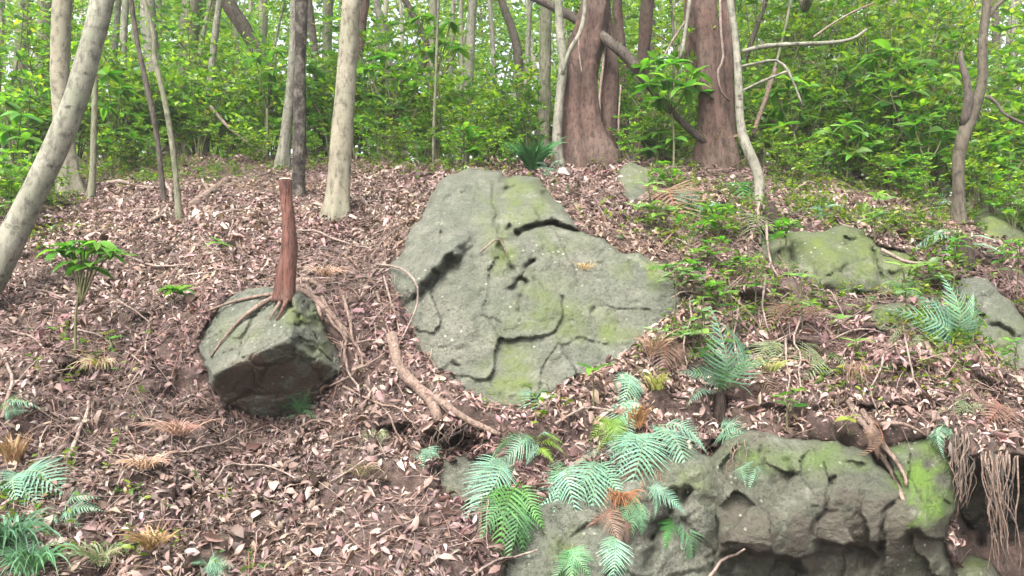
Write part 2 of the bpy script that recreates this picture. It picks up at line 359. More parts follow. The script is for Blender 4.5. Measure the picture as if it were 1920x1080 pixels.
class RockDef:
    def __init__(s, outline, ctl=None, planes=None, steps=(), grooves=(), amp=.035, facet=(60, .03), seed=0, moss=(), bare=(), edge=.06, back=.5, rag=5, rim=26, crack=1.6, soft=60, chip=.018, fiss=.028):
        s.outline = outline; s.tps = TPS(ctl, .01) if ctl else None; s.planes = [plane3(p) for p in planes] if planes else None
        s.steps = steps; s.grooves = grooves; s.amp = amp; s.facet = facet; s.seed = seed; s.moss = moss; s.bare = bare; s.edge = edge; s.back = back; s.rag = rag; s.rim = rim; s.crack = crack; s.fiss = fiss; s.soft = soft; s.chip = chip
        r = np.random.default_rng(seed+100); o = np.array(outline, float); lo, hi = o.min(0)-60, o.max(0)+60
        n = max(4, int((hi-lo).prod()/facet[0]**2)) if facet else 0
        s.fc = r.uniform(lo, hi, (n, 2)); s.ft = r.normal(size=(n, 3))
    def sd(s, px, py):
        z = np.full(np.shape(px), s.seed*3.7); q = np.stack([np.asarray(px, float)/38, np.asarray(py, float)/38, z], -1)
        return poly_sd(px, py, s.outline) + s.rag*fbm(q, s.seed, 3)
    def depth(s, px, py, sd=None):
        px = np.asarray(px, float); py = np.asarray(py, float); sd = s.sd(px, py) if sd is None else sd
        if s.tps is not None: d = s.tps(px, py)
        else:
            iv = np.array([k[0]*px+k[1]*py+k[2] for k in s.planes]); k = 30.0*s.soft; mn = iv.min(0); d = 1/(mn - np.log(np.exp(-(iv-mn)*k).sum(0))/k)
        for pts, w, a, fade in s.steps:
            z = np.zeros(np.shape(px)); q, tp = side_dist(px + 5*fbm(np.stack([px/20, py/20, z+3], -1), s.seed+6, 2), py + 5*fbm(np.stack([px/20, py/20, z+8], -1), s.seed+7, 2), pts); d = d + a*tp*sstep(-w, w, q)*np.where(q > 0, np.exp(-np.maximum(q-w, 0)/fade), 1) 
        for pts, w, a in s.grooves:
            z = np.zeros(np.shape(px)); wob = 1+.5*noise(np.stack([px/14, py/14, z+s.seed], -1), 5)
            gx = px + 4.5*fbm(np.stack([px/16, py/16, z+3], -1), s.seed+6, 2); gy = py + 4.5*fbm(np.stack([px/16, py/16, z+8], -1), s.seed+7, 2)
            q = seg_dist(gx, gy, pts)/w; d = d + a*wob*np.exp(-q**2)
        if s.facet:
            z = np.zeros(np.shape(px)); w1 = fbm(np.stack([px/50, py/50, z], -1), s.seed+3, 3)*9; w2 = fbm(np.stack([px/50, py/50, z+9], -1), s.seed+4, 3)*9
            sh = px.shape; q = np.stack([(px+w1).ravel(), (py+w2).ravel()], -1); off = np.zeros(len(q))
            for b in range(0, len(q), 20000):
                dd = q[b:b+20000, None]-s.fc[None]; k = np.argmin((dd**2).sum(-1), 1); v = dd[np.arange(len(k)), k]/s.facet[0]
                off[b:b+20000] = s.facet[1]*(v*s.ft[k, :2]).sum(1) + .5*s.facet[1]*s.ft[k, 2]
            d = d + off.reshape(sh)*sstep(0, 25, -sd)
        W = P(px, py, d)
        d = d + s.amp*(fbm(W*2.6, s.seed, 5, .55) + .4*np.abs(fbm(W*8, s.seed+8, 3))) + .010*np.abs(fbm(W*np.array([20, 20, 26]), s.seed+9, 3))
        if px.size > 4:
            wp = W*1.0 + .05*np.stack([fbm(W*4, s.seed+20+k, 3) for k in range(3)], -1); ce = cell_edge(wp*s.crack, s.seed); mk = sstep(-.15, .25, fbm(W*1.3, s.seed+30, 2))
            d = d + s.fiss*mk*np.exp(-(ce/.03)**2) + s.chip*mk*hash_step(wp*s.crack, s.seed)
        e = np.clip((sd+s.rim)/s.rim, 0, 1); so = np.maximum(sd, 0); d = d + s.edge*e*e + so*.03 + (so/8)**2*.15
        return d
ROCKS = {}
ROCKS['boulder'] = RockDef(
    [(901,329),(867,336),(826,358),(809,396),(775,420),(756,468),(732,502),(725,536),(744,565),(751,598),(761,632),(771,671),(804,704),(862,748),(910,777),(968,785),(1010,770),(1060,740),(1110,715),(1160,690),(1200,655),(1238,622),(1275,590),(1279,560),(1255,526),(1228,497),(1199,480),(1161,478),(1137,459),(1108,440),(1074,425),(1055,391),(1016,367),(987,348),(930,338)],
    planes=[[(770,660,5.38),(940,780,4.96),(935,470,5.98)], [(970,785,4.95),(945,470,5.98),(1270,575,5.72)], [(930,340,7.15),(1058,400,6.62),(945,440,6.12)], [(826,358,6.95),(750,480,6.22),(885,440,6.22)], [(735,520,6.12),(765,650,5.45),(800,560,5.72)]],
    steps=[([(900,446),(858,476),(815,510),(790,536),(752,590)], 13, -.24, 110), ([(1085,431),(1060,420),(1035,410),(1005,414),(985,424),(962,440)], 5, -.12, 90)],
    grooves=[([(888,458),(862,482),(820,516),(796,542),(775,562)], 2.5, .03), ([(1080,432),(1060,424),(1035,417),(1008,420),(988,431),(972,440)], 4.5, .16),
             ([(925,338),(930,400),(936,450),(950,492),(970,522),(985,532)], 4, .08), ([(985,536),(977,517),(985,502),(1000,490)], 3.5, .08), ([(962,540),(975,528)], 6, .10),
             ([(905,592),(930,600),(945,618),(965,622),(977,610),(977,560)], 4, .045), ([(860,690),(845,680),(815,700)], 4, .05), ([(1110,590),(1116,580)], 5, .06), ([(950,352),(968,349)], 5, .12), ([(955,425),(968,445)],5,.08)],
    amp=.04, facet=(95, .035), seed=3, edge=.03, rim=12, crack=1.25, rag=7, soft=60, chip=.022, fiss=.012,
    moss=[(960,385,70,35,.9),(940,460,30,60,.7),(955,700,45,90,.7),(1060,600,110,35,.55),(1215,500,60,35,.8),(1040,450,70,25,.5),(1000,560,90,50,.35),(1150,620,80,30,.5),(980,350,60,20,.8)], back=.7)
ROCKS['stump_rock'] = RockDef(
    [(364,640),(388,596),(425,562),(466,546),(520,548),(562,550),(590,566),(612,606),(640,660),(648,700),(622,742),(588,775),(540,790),(478,788),(418,756),(398,714),(392,692),(370,660)],
    planes=[[(400,700,5.05),(520,645,4.95),(480,560,5.5)], [(400,700,5.05),(520,645,4.95),(480,770,5.42)], [(560,640,5.02),(585,565,5.45),(640,690,5.42)], [(560,665,5.0),(640,700,5.4),(580,770,5.45)], [(372,640,5.55),(400,700,5.07),(440,560,5.6)]],
    steps=[], grooves=[([(500,600),(520,590),(545,575)], 6, .04), ([(575,575),(590,610)], 8, .07), ([(560,640),(590,660)], 8, .06)], amp=.03, facet=(45, .012), seed=11,
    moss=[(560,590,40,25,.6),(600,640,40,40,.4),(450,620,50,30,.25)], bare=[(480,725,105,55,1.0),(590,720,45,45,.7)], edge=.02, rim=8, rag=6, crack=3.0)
ROCKS['green_outcrop'] = RockDef(
    [(1400,470),(1420,430),(1470,425),(1520,440),(1575,425),(1620,430),(1650,455),(1700,470),(1735,490),(1720,530),(1680,560),(1600,575),(1540,560),(1480,520),(1430,510)],
    ctl=[(1400,470,6.8),(1470,425,6.9),(1575,425,6.85),(1650,455,6.7),(1735,490,6.5),(1680,560,6.1),(1600,575,6.0),(1480,520,6.3),(1560,490,6.2),(1640,510,6.15)],
    steps=[], grooves=[([(1638,468),(1645,500),(1650,525)], 5, .12), ([(1470,430),(1490,490)], 6, .1), ([(1540,520),(1600,500)], 5, .05)], amp=.06, facet=(55, .05), seed=21, rim=10, crack=2.6, chip=.035, rag=9,
    moss=[(1570,480,150,60,.7),(1700,500,50,30,.8)], edge=.02)
ROCKS['sloping_slab'] = RockDef(
    [(1800,515),(1850,525),(1890,560),(1935,610),(1990,680),(1990,740),(1920,716),(1870,700),(1830,650),(1815,600),(1790,570)],
    ctl=[(1800,515,6.2),(1850,525,6.15),(1935,610,5.9),(1990,700,5.6),(1920,720,5.3),(1850,680,5.4),(1830,600,5.75)],
    grooves=[([(1825,592),(1855,602),(1900,628)], 6, .12)], amp=.03, facet=(90, .02), seed=31, moss=[(1880,640,60,60,.35)])
ROCKS['ledge_stone'] = RockDef(
    [(1625,600),(1640,572),(1690,566),(1725,580),(1740,610),(1700,622),(1650,620)],
    ctl=[(1640,572,5.75),(1690,566,5.75),(1725,580,5.7),(1650,618,5.35),(1735,618,5.35)], amp=.03, facet=None, seed=41, moss=[(1680,590,70,35,1.0)], edge=.04, rag=3)
ROCKS['cliff'] = RockDef(
    [(1330,870),(1360,830),(1400,812),(1450,818),(1500,826),(1560,828),(1620,850),(1660,890),(1690,915),(1665,840),(1700,822),(1750,818),(1785,850),(1790,900),(1785,960),(1770,1000),(1790,1060),(1790,1180),(1340,1180),(1335,1080),(1350,990),(1340,930)],
    ctl=[(1340,870,4.55),(1400,815,4.6),(1500,828,4.58),(1620,850,4.5),(1700,825,4.6),(1785,860,4.6),(1350,980,4.35),(1420,920,4.38),(1500,900,4.40),(1560,960,4.22),(1640,930,4.28),(1700,900,4.40),(1740,970,4.25),(1690,1010,4.25),(1785,960,4.4),(1400,1030,4.26),(1480,1030,4.26),(1560,1010,4.25),(1450,1090,4.42),(1600,1080,4.36),(1700,1060,4.36),(1450,1180,4.5),(1600,1180,4.45),(1780,1180,4.5)],
    steps=[([(1345,1038),(1395,1034),(1440,1040),(1500,1052),(1520,1090)], 5, .20, 60), ([(1525,1012),(1560,1020),(1620,1024),(1660,1050)], 4, .16, 60), ([(1500,880),(1475,905),(1440,918)], 4, .09, 40), ([(1700,990),(1740,1008),(1790,1012)], 5, .12, 60)],
    grooves=[([(1425,835),(1432,872)], 3, .05), ([(1520,1000),(1545,960),(1560,900)], 4, .05), ([(1650,1030),(1660,960),(1690,930)], 4, .06)], amp=.022, facet=(75, .06), seed=51, crack=4.5, chip=.018,
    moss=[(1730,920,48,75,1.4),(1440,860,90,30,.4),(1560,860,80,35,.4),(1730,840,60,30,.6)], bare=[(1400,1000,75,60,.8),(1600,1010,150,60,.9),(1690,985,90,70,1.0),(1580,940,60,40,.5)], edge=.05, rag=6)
ROCKS['pale_rock'] = RockDef(
    [(990,960),(1040,925),(1100,900),(1200,880),(1290,850),(1340,860),(1370,900),(1350,1000),(1345,1080),(1345,1180),(900,1180),(930,1090),(960,1010)],
    ctl=[(1000,960,4.3),(1100,900,4.42),(1290,860,4.5),(1340,900,4.5),(1200,980,4.25),(1300,980,4.32),(1050,1040,4.12),(960,1060,4.15),(1340,1080,4.4),(1200,1080,4.1),(1000,1180,3.95),(1300,1180,4.1)],
    steps=[([(1200,1030),(1240,960),(1260,900)], 10, .10, 60)], grooves=[([(1215,1060),(1235,990),(1290,920)], 10, .12), ([(1040,960),(1060,1040)], 8, .05)], amp=.05, facet=(80, .03), seed=61, moss=[(1290,900,50,40,.5),(1060,1050,30,50,.8)])
ROCKS['hollow_rock'] = RockDef(
    [(800,880),(830,858),(880,850),(925,850),(935,900),(920,950),(870,960),(820,930)],
    ctl=[(805,880,4.72),(870,852,4.8),(930,860,4.72),(860,920,4.5),(920,950,4.42),(815,930,4.55)], amp=.035, facet=(60, .02), seed=71, edge=.05, moss=[(840,930,30,20,.4)])
ROCKS['crest_stone'] = RockDef(
    [(1150,330),(1180,312),(1215,318),(1225,350),(1218,385),(1180,395),(1155,380)],
    ctl=[(1150,330,8.2),(1190,312,8.3),(1225,340,8.1),(1185,355,7.75),(1180,395,7.5),(1220,385,7.5)], amp=.05, facet=(50, .03), seed=81, moss=[(1190,330,50,30,.6)])
ROCKS['lower_stone'] = RockDef(
    [(1765,1100),(1780,1060),(1820,1042),(1860,1050),(1880,1090),(1890,1180),(1765,1180)],
    ctl=[(1770,1090,4.6),(1820,1042,4.7),(1870,1060,4.7),(1820,1090,4.45),(1820,1180,4.35),(1890,1180,4.5)], amp=.04, facet=(50, .03), seed=91, moss=[(1820,1060,60,30,.4)])
ROCKS['cave_wall'] = RockDef(
    [(1775,870),(1830,850),(1900,850),(2000,860),(2000,1180),(1800,1180),(1780,1000)],
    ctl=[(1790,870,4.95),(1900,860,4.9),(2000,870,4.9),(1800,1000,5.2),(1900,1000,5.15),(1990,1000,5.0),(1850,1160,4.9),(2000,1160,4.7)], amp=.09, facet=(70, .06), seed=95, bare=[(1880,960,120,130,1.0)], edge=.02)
ROCKS['mossy_stone'] = RockDef(
    [(1815,420),(1830,392),(1865,388),(1900,415),(1930,440),(1930,470),(1870,462),(1830,450)],
    ctl=[(1815,420,7.7),(1850,388,7.9),(1930,440,7.5),(1850,430,7.3),(1880,465,7.0)], amp=.05, facet=(50, .03), seed=97, moss=[(1860,420,90,50,1.0)])

G_CTL = [(-500,1500,3.0),(-500,1080,3.9),(-500,700,5.2),(-500,450,7.0),(-500,350,9.2),(0,1500,3.0),(0,1080,3.95),(0,900,4.5),(0,700,5.35),(0,560,6.1),(0,450,7.0),(0,380,8.0),(0,325,10),
    (300,1080,3.95),(300,900,4.55),(300,720,5.3),(260,600,5.8),(300,500,6.5),(300,420,7.4),(300,360,8.5),(300,300,11.5),
    (370,650,5.42),(390,735,5.28),(480,792,5.42),(560,797,5.4),(655,705,5.34),(625,600,5.55),(560,540,5.8),(430,540,5.8),(385,590,5.6),(480,470,6.85),(480,390,7.9),(480,310,11),
    (640,1500,3.0),(600,1080,3.95),(600,950,4.35),(600,860,4.75),(640,430,7.4),(640,375,8.3),(640,320,10.2),(640,300,11.8),
    (900,1080,3.95),(850,980,4.25),(720,760,4.95),(860,790,4.72),(940,815,4.66),(725,610,5.5),(705,500,6.25),(780,380,7.3),(850,322,8.5),(950,312,8.8),(1060,300,9.2),
    (1130,370,7.3),(1200,450,6.5),(1290,520,6.0),(1310,620,5.6),(1230,670,5.2),(1060,790,4.82),(1150,740,4.95),(1050,860,4.6),(1100,950,4.4),(1100,1080,4.3),(960,1500,3.0),
    (1300,305,8.9),(1300,400,7.3),(1420,310,8.9),(1400,370,7.7),(1600,345,9.0),(1600,400,7.6),(1800,405,7.7),(1920,410,8.0),(1400,450,6.7),(1560,415,7.0),(1740,480,6.45),(1560,590,5.78),(1800,500,6.4),(1920,500,6.6),
    (1400,600,5.7),(1550,600,5.65),(1750,620,5.45),(1920,620,5.9),(1400,700,5.15),(1650,690,5.0),(1850,720,5.05),(2000,740,5.2),(1400,790,4.8),(1550,815,4.62),(1700,810,4.6),(1850,830,4.55),(2000,850,4.6),
    (1340,900,4.8),(1340,1080,4.6),(1600,930,4.8),(1600,1080,4.8),(1600,1500,3.2),(2300,1500,3.2),(2300,1080,4.4),(2300,700,5.4),(2300,500,6.8),(2300,420,8.2)]
G_TPS = TPS(G_CTL, .03)
#   dark pockets and undercuts in the litter: px, py, half width, half height, metres
POCKETS = [(835,838,62,34,.42),(745,812,50,20,.18),(880,835,40,24,.25),(350,935,40,14,.10),(555,915,30,14,.12),(640,830,35,14,.10),(610,520,60,16,.10),(490,470,25,10,.09),(140,700,42,24,.16),(330,480,60,12,.08),(280,600,40,14,.08),(190,735,40,16,.12),(360,520,30,10,.08),(80,430,45,10,.15),(310,425,60,14,.08),
    (1440,770,40,14,.12),(1590,770,60,16,.14),(1720,700,40,14,.10),(1680,770,60,14,.12),(1350,770,25,30,.12),(1345,850,25,30,.25),(1850,770,50,12,.12),(1500,430,40,14,.1),(1255,305,60,12,.1),(1480,385,40,12,.1),(1300,340,40,12,.08),(690,430,40,12,.08),(1860,950,80,70,.5),(430,990,30,12,.08),(350,1000,40,14,.1)]
RIDGE = np.array([(-900,345),(-500,340),(0,322),(300,296),(480,300),(640,302),(850,314),(1060,302),(1250,302),(1450,318),(1600,340),(1800,394),(1920,405),(2300,415),(2800,415)], float)
def ridge_py(px): return np.interp(px, RIDGE[:, 0], RIDGE[:, 1])
def gdepth(px, py, rocks=True):
    px = np.asarray(px, float); py = np.asarray(py, float)
    d = np.clip(G_TPS(px, py), 2.6, 13.0); W = P(px, py, d); fade = sstep(1400, 1100, py)
    z = np.zeros(np.shape(px))
    rough = 1.15 + .9*sstep(1230, 1420, px); d = d + fade*rough*(.10*fbm(W*1.5, 1, 3) + .06*fbm(W*4.5, 2, 3))
    for x, y, a, b, k in POCKETS:
        wob = .25*noise(np.stack([px/17, py/17, z+x], -1), 4)
        r = np.hypot((px-x)/a, (py-y)/b) + wob; d = d + k*sstep(1.05, .55, r)
    if rocks:
        for k, r in ROCKS.items():
            o = np.array(r.outline); m = (px > o[:, 0].min()-5) & (px < o[:, 0].max()+5) & (py > o[:, 1].min()-5) & (py < o[:, 1].max()+5)
            if np.any(m):
                s = np.where(m, poly_sd(px, py, r.outline), 99); d = d + .65*sstep(2, -34, s)
    return d
def surf(px, py):
    """depth of the first hard surface (ground or rock) along a photo pixel"""
    px = np.atleast_1d(np.asarray(px, float)); py = np.atleast_1d(np.asarray(py, float))
    if SURF is not None:
        u = np.clip((px+80)/4, 0, SURF.shape[1]-1.001); v = np.clip((py-270)/4, 0, SURF.shape[0]-1.001); i = v.astype(int); j = u.astype(int); a = v-i; b = u-j
        return SURF[i, j]*(1-a)*(1-b) + SURF[i, j+1]*(1-a)*b + SURF[i+1, j]*a*(1-b) + SURF[i+1, j+1]*a*b
    d = gdepth(px, np.maximum(py, ridge_py(px)))
    for r in ROCKS.values():
        o = np.array(r.outline); m = (px > o[:, 0].min()-20) & (px < o[:, 0].max()+20) & (py > o[:, 1].min()-20) & (py < o[:, 1].max()+20)
        if m.sum() < 5: continue
        s = r.sd(px[m], py[m]); q = r.depth(px[m], py[m], s); d[m] = np.where(s < 8, np.minimum(d[m], q), d[m])
    return d
SURF = None
_gx, _gy = np.meshgrid(np.arange(-80, 2001, 4.0), np.arange(270, 1121, 4.0)); SURF = surf(_gx.ravel(), _gy.ravel()).reshape(_gx.shape)
_rx = np.linspace(-900, 2800, 371); _rd = gdepth(_rx, ridge_py(_rx)); _rW = P(_rx, ridge_py(_rx), _rd)
def back_z(px, y):
    """height of the forest floor behind the crest, for photo column px and world distance y"""
    yr = np.interp(px, _rx, _rW[:, 1]); zr = np.interp(px, _rx, _rW[:, 2]); t = np.maximum(y-yr, 0)
    return zr + .21*np.minimum(t, 8) + .10*np.clip(t-8, 0, 30) + 0.0*t
def back_pt(px, d):
    """a point on the forest floor behind the crest, at distance d, in photo column px"""
    x = (px-960)/960*TH*d; return np.array([x, d, float(back_z(px, d))])

def build_ground():
    us = np.concatenate([np.arange(-900, -60, 40), np.arange(-60, 1981, 5), np.arange(2020, 2801, 40)]).astype(float)
    vb = np.concatenate([np.linspace(1500, 1120, 16)[:-1]]); nv = 170
    rows = []; D = []
    for t in np.linspace(0, 1, nv): rows.append(1120 + (ridge_py(us)-1120)*t)
    rows = [np.full(len(us), v) for v in vb] + rows
    PX = np.repeat(us[None], len(rows), 0); PY = np.array(rows); D = gdepth(PX, PY); W = P(PX, PY, D)
    foot = W[0].copy(); front = []
    for y, z in ((-30, 0.0), (-6, 0.0), (0, 0.0), (2.0, 0.02)):
        f = foot.copy(); k = np.clip(y/max(foot[:, 1].mean(), .1), 0.0, 1); f[:, 1] = y; f[:, 2] = z + 0*f[:, 2]; f[:, 0] = foot[:, 0]*(3 if y < -5 else 1.2); front.append(f)
    last = W[-1]; back = []
    for t in (.15, .35, .6, .9, 1.3, 1.8, 2.5, 3.5, 5, 7, 9, 12, 16, 21, 27, 35, 45, 60, 90, 160):
        y = last[:, 1]+t; f = np.stack([last[:, 0]*(y/last[:, 1]), y, back_z(us, y)], -1)
        f[:, 2] += .10*fbm(f*np.array([.9, .9, 0]), 9, 3)*min(t, 1); back.append(f)
    G = np.concatenate([np.array(front), W, np.array(back)], 0); nr, nc = G.shape[:2]
    i = (np.arange(nr-1)[:, None]*nc + np.arange(nc-1)[None]); Q = np.stack([i, i+1, i+nc+1, i+nc], -1).reshape(-1, 4)
    o = link('ground', mk_mesh('ground', G.reshape(-1, 3), [Q], M_SOIL)); o['kind'] = 'structure'
    o['label'] = 'sloping forest floor of dark brown soil under the dead leaves'
    pix = np.full(G.shape[:2]+(2,), -9999.0); pix[4:4+len(PX), :, 0] = PX; pix[4:4+len(PX), :, 1] = PY
    return G, pix
GROUND, GPIX = build_ground()

ROCK_INFO = {
 'boulder': ('boulder', 'huge grey-green boulder with a dark cleft and mossy streaks, biggest rock on the bank', 'boulder', M_ROCK, 3),
 'stump_rock': ('boulder', 'angular boulder with a flat pale top and brown underside beneath the cut stump', 'boulder', M_ROCK, 3),
 'green_outcrop': ('rock_outcrop', 'low cracked rock outcrop covered in green moss below the curved pale tree', 'rock', M_ROCKG, 4),
 'sloping_slab': ('rock_slab', 'smooth grey sloping rock slab below the forked tree', 'rock', M_ROCK, 4),
 'ledge_stone': ('rock', 'small flat moss-covered stone on the leafy ledge', 'rock', M_ROCKG, 4),
 'cliff': ('crag', 'craggy brown and green rock face under the root-fringed ledge with a vivid moss patch', 'rock', M_CLIFF, 3),
 'pale_rock': ('crag', 'pale grey rock face behind the hanging ferns at the foot of the bank', 'rock', M_ROCK, 4),
 'hollow_rock': ('rock', 'pale rounded rock under the dark hollow below the big boulder', 'rock', M_ROCK, 4),
 'crest_stone': ('rock', 'grey-green stone in the leaves on the crest in front of the reddish trunks', 'rock', M_ROCK, 4),
 'lower_stone': ('rock', 'pale mossy stone low down beside the hanging roots', 'rock', M_ROCK, 4),
 'cave_wall': ('crag', 'dark bare rock wall recessed behind the hanging roots', 'rock', M_CLIFF, 5),
 'mossy_stone': ('rock', 'mossy stone behind the base of the forked tree', 'rock', M_ROCKG, 4),
}
def build_rock(key):
    r = ROCKS[key]; name, label, cat, mat, st = ROCK_INFO[key]; o = np.array(r.outline, float); lo, hi = o.min(0)-28, o.max(0)+28
    xs = np.arange(lo[0], hi[0]+st, st); ys = np.arange(lo[1], hi[1]+st, st); PX, PY = np.meshgrid(xs, ys); sd = r.sd(PX, PY); D = r.depth(PX, PY, sd); V = P(PX, PY, D)
    B = P(PX, PY, D.max()*0 + np.maximum(D + .05, np.where(sd < 19, D, 0).max() + r.back*.3 + .0*D))
    nr, nc = PX.shape; keep = sd < 20; i = np.arange(nr*nc).reshape(nr, nc)
    q = np.stack([i[:-1, :-1], i[:-1, 1:], i[1:, 1:], i[1:, :-1]], -1).reshape(-1, 4); q = q[keep.ravel()[q].all(1)]
    used = np.unique(q); mp = np.full(nr*nc, -1); mp[used] = np.arange(len(used)); q = mp[q]; Vf = V.reshape(-1, 3)[used]; Vb = B.reshape(-1, 3)[used]; n = len(used)
    e = np.concatenate([q[:, [0, 1]], q[:, [1, 2]], q[:, [2, 3]], q[:, [3, 0]]]); key_ = np.sort(e, 1)[:, 0]*n + np.sort(e, 1)[:, 1]
    u, ix, ct = np.unique(key_, return_index=True, return_counts=True); be = e[ix[ct == 1]]
    F = [q[:, ::-1], q + n, np.stack([be[:, 0], be[:, 1], be[:, 1]+n, be[:, 0]+n], -1)]
    px = PX.ravel()[used]; py = PY.ravel()[used]; z = np.zeros(len(px)); nz = fbm(np.stack([px/30, py/30, z+r.seed], -1), r.seed+2, 4)
    def blobs(bl, k):
        a = np.zeros(len(px))
        for x, y, rx, ry, s in bl: a = np.maximum(a, s*np.exp(-(((px-x)/rx)**2+((py-y)/ry)**2)*1.1)*(1+k*nz))
        return np.clip(a, 0, 1)
    mo = blobs(r.moss, .9); ba = sstep(.25, .5, blobs(r.bare, .6))*(mo < .5)  # darker brown blobs laid over lower faces and recesses, kept off the moss
    c = P(o[:, 0].mean(), o[:, 1].mean(), float(D[sd < 0].mean()))
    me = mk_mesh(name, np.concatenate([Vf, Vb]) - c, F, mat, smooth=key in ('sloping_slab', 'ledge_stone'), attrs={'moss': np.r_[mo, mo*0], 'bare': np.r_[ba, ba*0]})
    ob = link(name, me, loc=c); tag(ob, label, cat)
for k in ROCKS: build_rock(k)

# ------------------------------------------------------------------ dead leaves, twigs
PAL = np.array([(.25,.172,.155),(.195,.128,.115),(.34,.258,.232),(.12,.074,.066),(.43,.345,.31),(.07,.043,.038),(.265,.19,.145),(.23,.15,.142)])
PALW = np.array([.2,.18,.15,.16,.06,.17,.05,.05])
def litter_cols(n, r):
    c = PAL[r.choice(len(PAL), n, p=PALW/PALW.sum())]*r.uniform(.75, 1.2, (n, 1)); return c*(1+r.normal(0, .05, (n, 3)))
def ground_samples(n, r, yback=0, front=True):
    """n points on the ground mesh (position, normal, pixel), by area, off the rocks"""
    G = GROUND; r0, r1 = (8, 4+15+170-1) if front else (4+15+170-1, 4+15+170+yback)
    A = G[r0:r1, :-1]; B = G[r0:r1, 1:]; C = G[r0+1:r1+1, :-1]; Dn = G[r0+1:r1+1, 1:]
    nn = np.cross(B-A, C-A); ar = np.linalg.norm(nn, axis=-1); nn = nn/(ar[..., None]+1e-12); nn = np.where(nn[..., 2:] < 0, -nn, nn)
    cx = (A+Dn)/2; pxc = GPIX[r0:r1, :-1, 0]; pyc = GPIX[r0:r1, :-1, 1]
    vx = cx[..., 0]/np.maximum(cx[..., 1], .1)/TH; w = ar*(np.abs(vx) < 1.12)*np.clip(nn[..., 2]*2.2, 0.05, 1)
    if front:
        w = w*(pyc < 1180)
        for k, q in ROCKS.items():
            o = np.array(q.outline); m = (pxc > o[:, 0].min()) & (pxc < o[:, 0].max()) & (pyc > o[:, 1].min()) & (pyc < o[:, 1].max())
            s = np.full(pxc.shape, 99.0); s[m] = poly_sd(pxc[m], pyc[m], q.outline); w = w*(s > -9)
    k = r.choice(w.size, n, p=(w/w.sum()).ravel()); i, j = np.unravel_index(k, w.shape); a = r.uniform(size=(n, 1)); b = r.uniform(size=(n, 1))
    p = A[i, j]*(1-a)*(1-b) + B[i, j]*a*(1-b) + C[i, j]*(1-a)*b + Dn[i, j]*a*b
    return p, nn[i, j], pxc[i, j], pyc[i, j]
TM_DEAD = [leaf_tmpl(.34, .14, .20), leaf_tmpl(.42, -.10, .14), leaf_tmpl(.30, .22, -.12, twist=.16), leaf_tmpl(.40, .08, .28, twist=-.14)]
def scatter(acc, p, nrm, r, size, lift, tilt=.5, cols=None):
    n = len(p); Z = nrm + r.normal(0, tilt, (n, 3)); Z /= np.linalg.norm(Z, axis=1)[:, None]; X = np.cross(Z, rdir(n, r))
    R = basis(X, Z); sc = r.uniform(*size, n)*np.exp(r.normal(0, .36, n)); c = litter_cols(n, r) if cols is None else cols
    pp = p + nrm*r.uniform(0, 1, (n, 1))**1.5*lift - R[:, :, 0]*sc[:, None]*.5; k = r.integers(0, 4, n)
    for t in range(4):
        m = k == t; batch(acc, TM_DEAD[t], pp[m], R[m], np.stack([sc[m], sc[m]*r.uniform(.4, 1.2, m.sum()), sc[m]*r.uniform(.5, 1.8, m.sum())], -1), c[m])
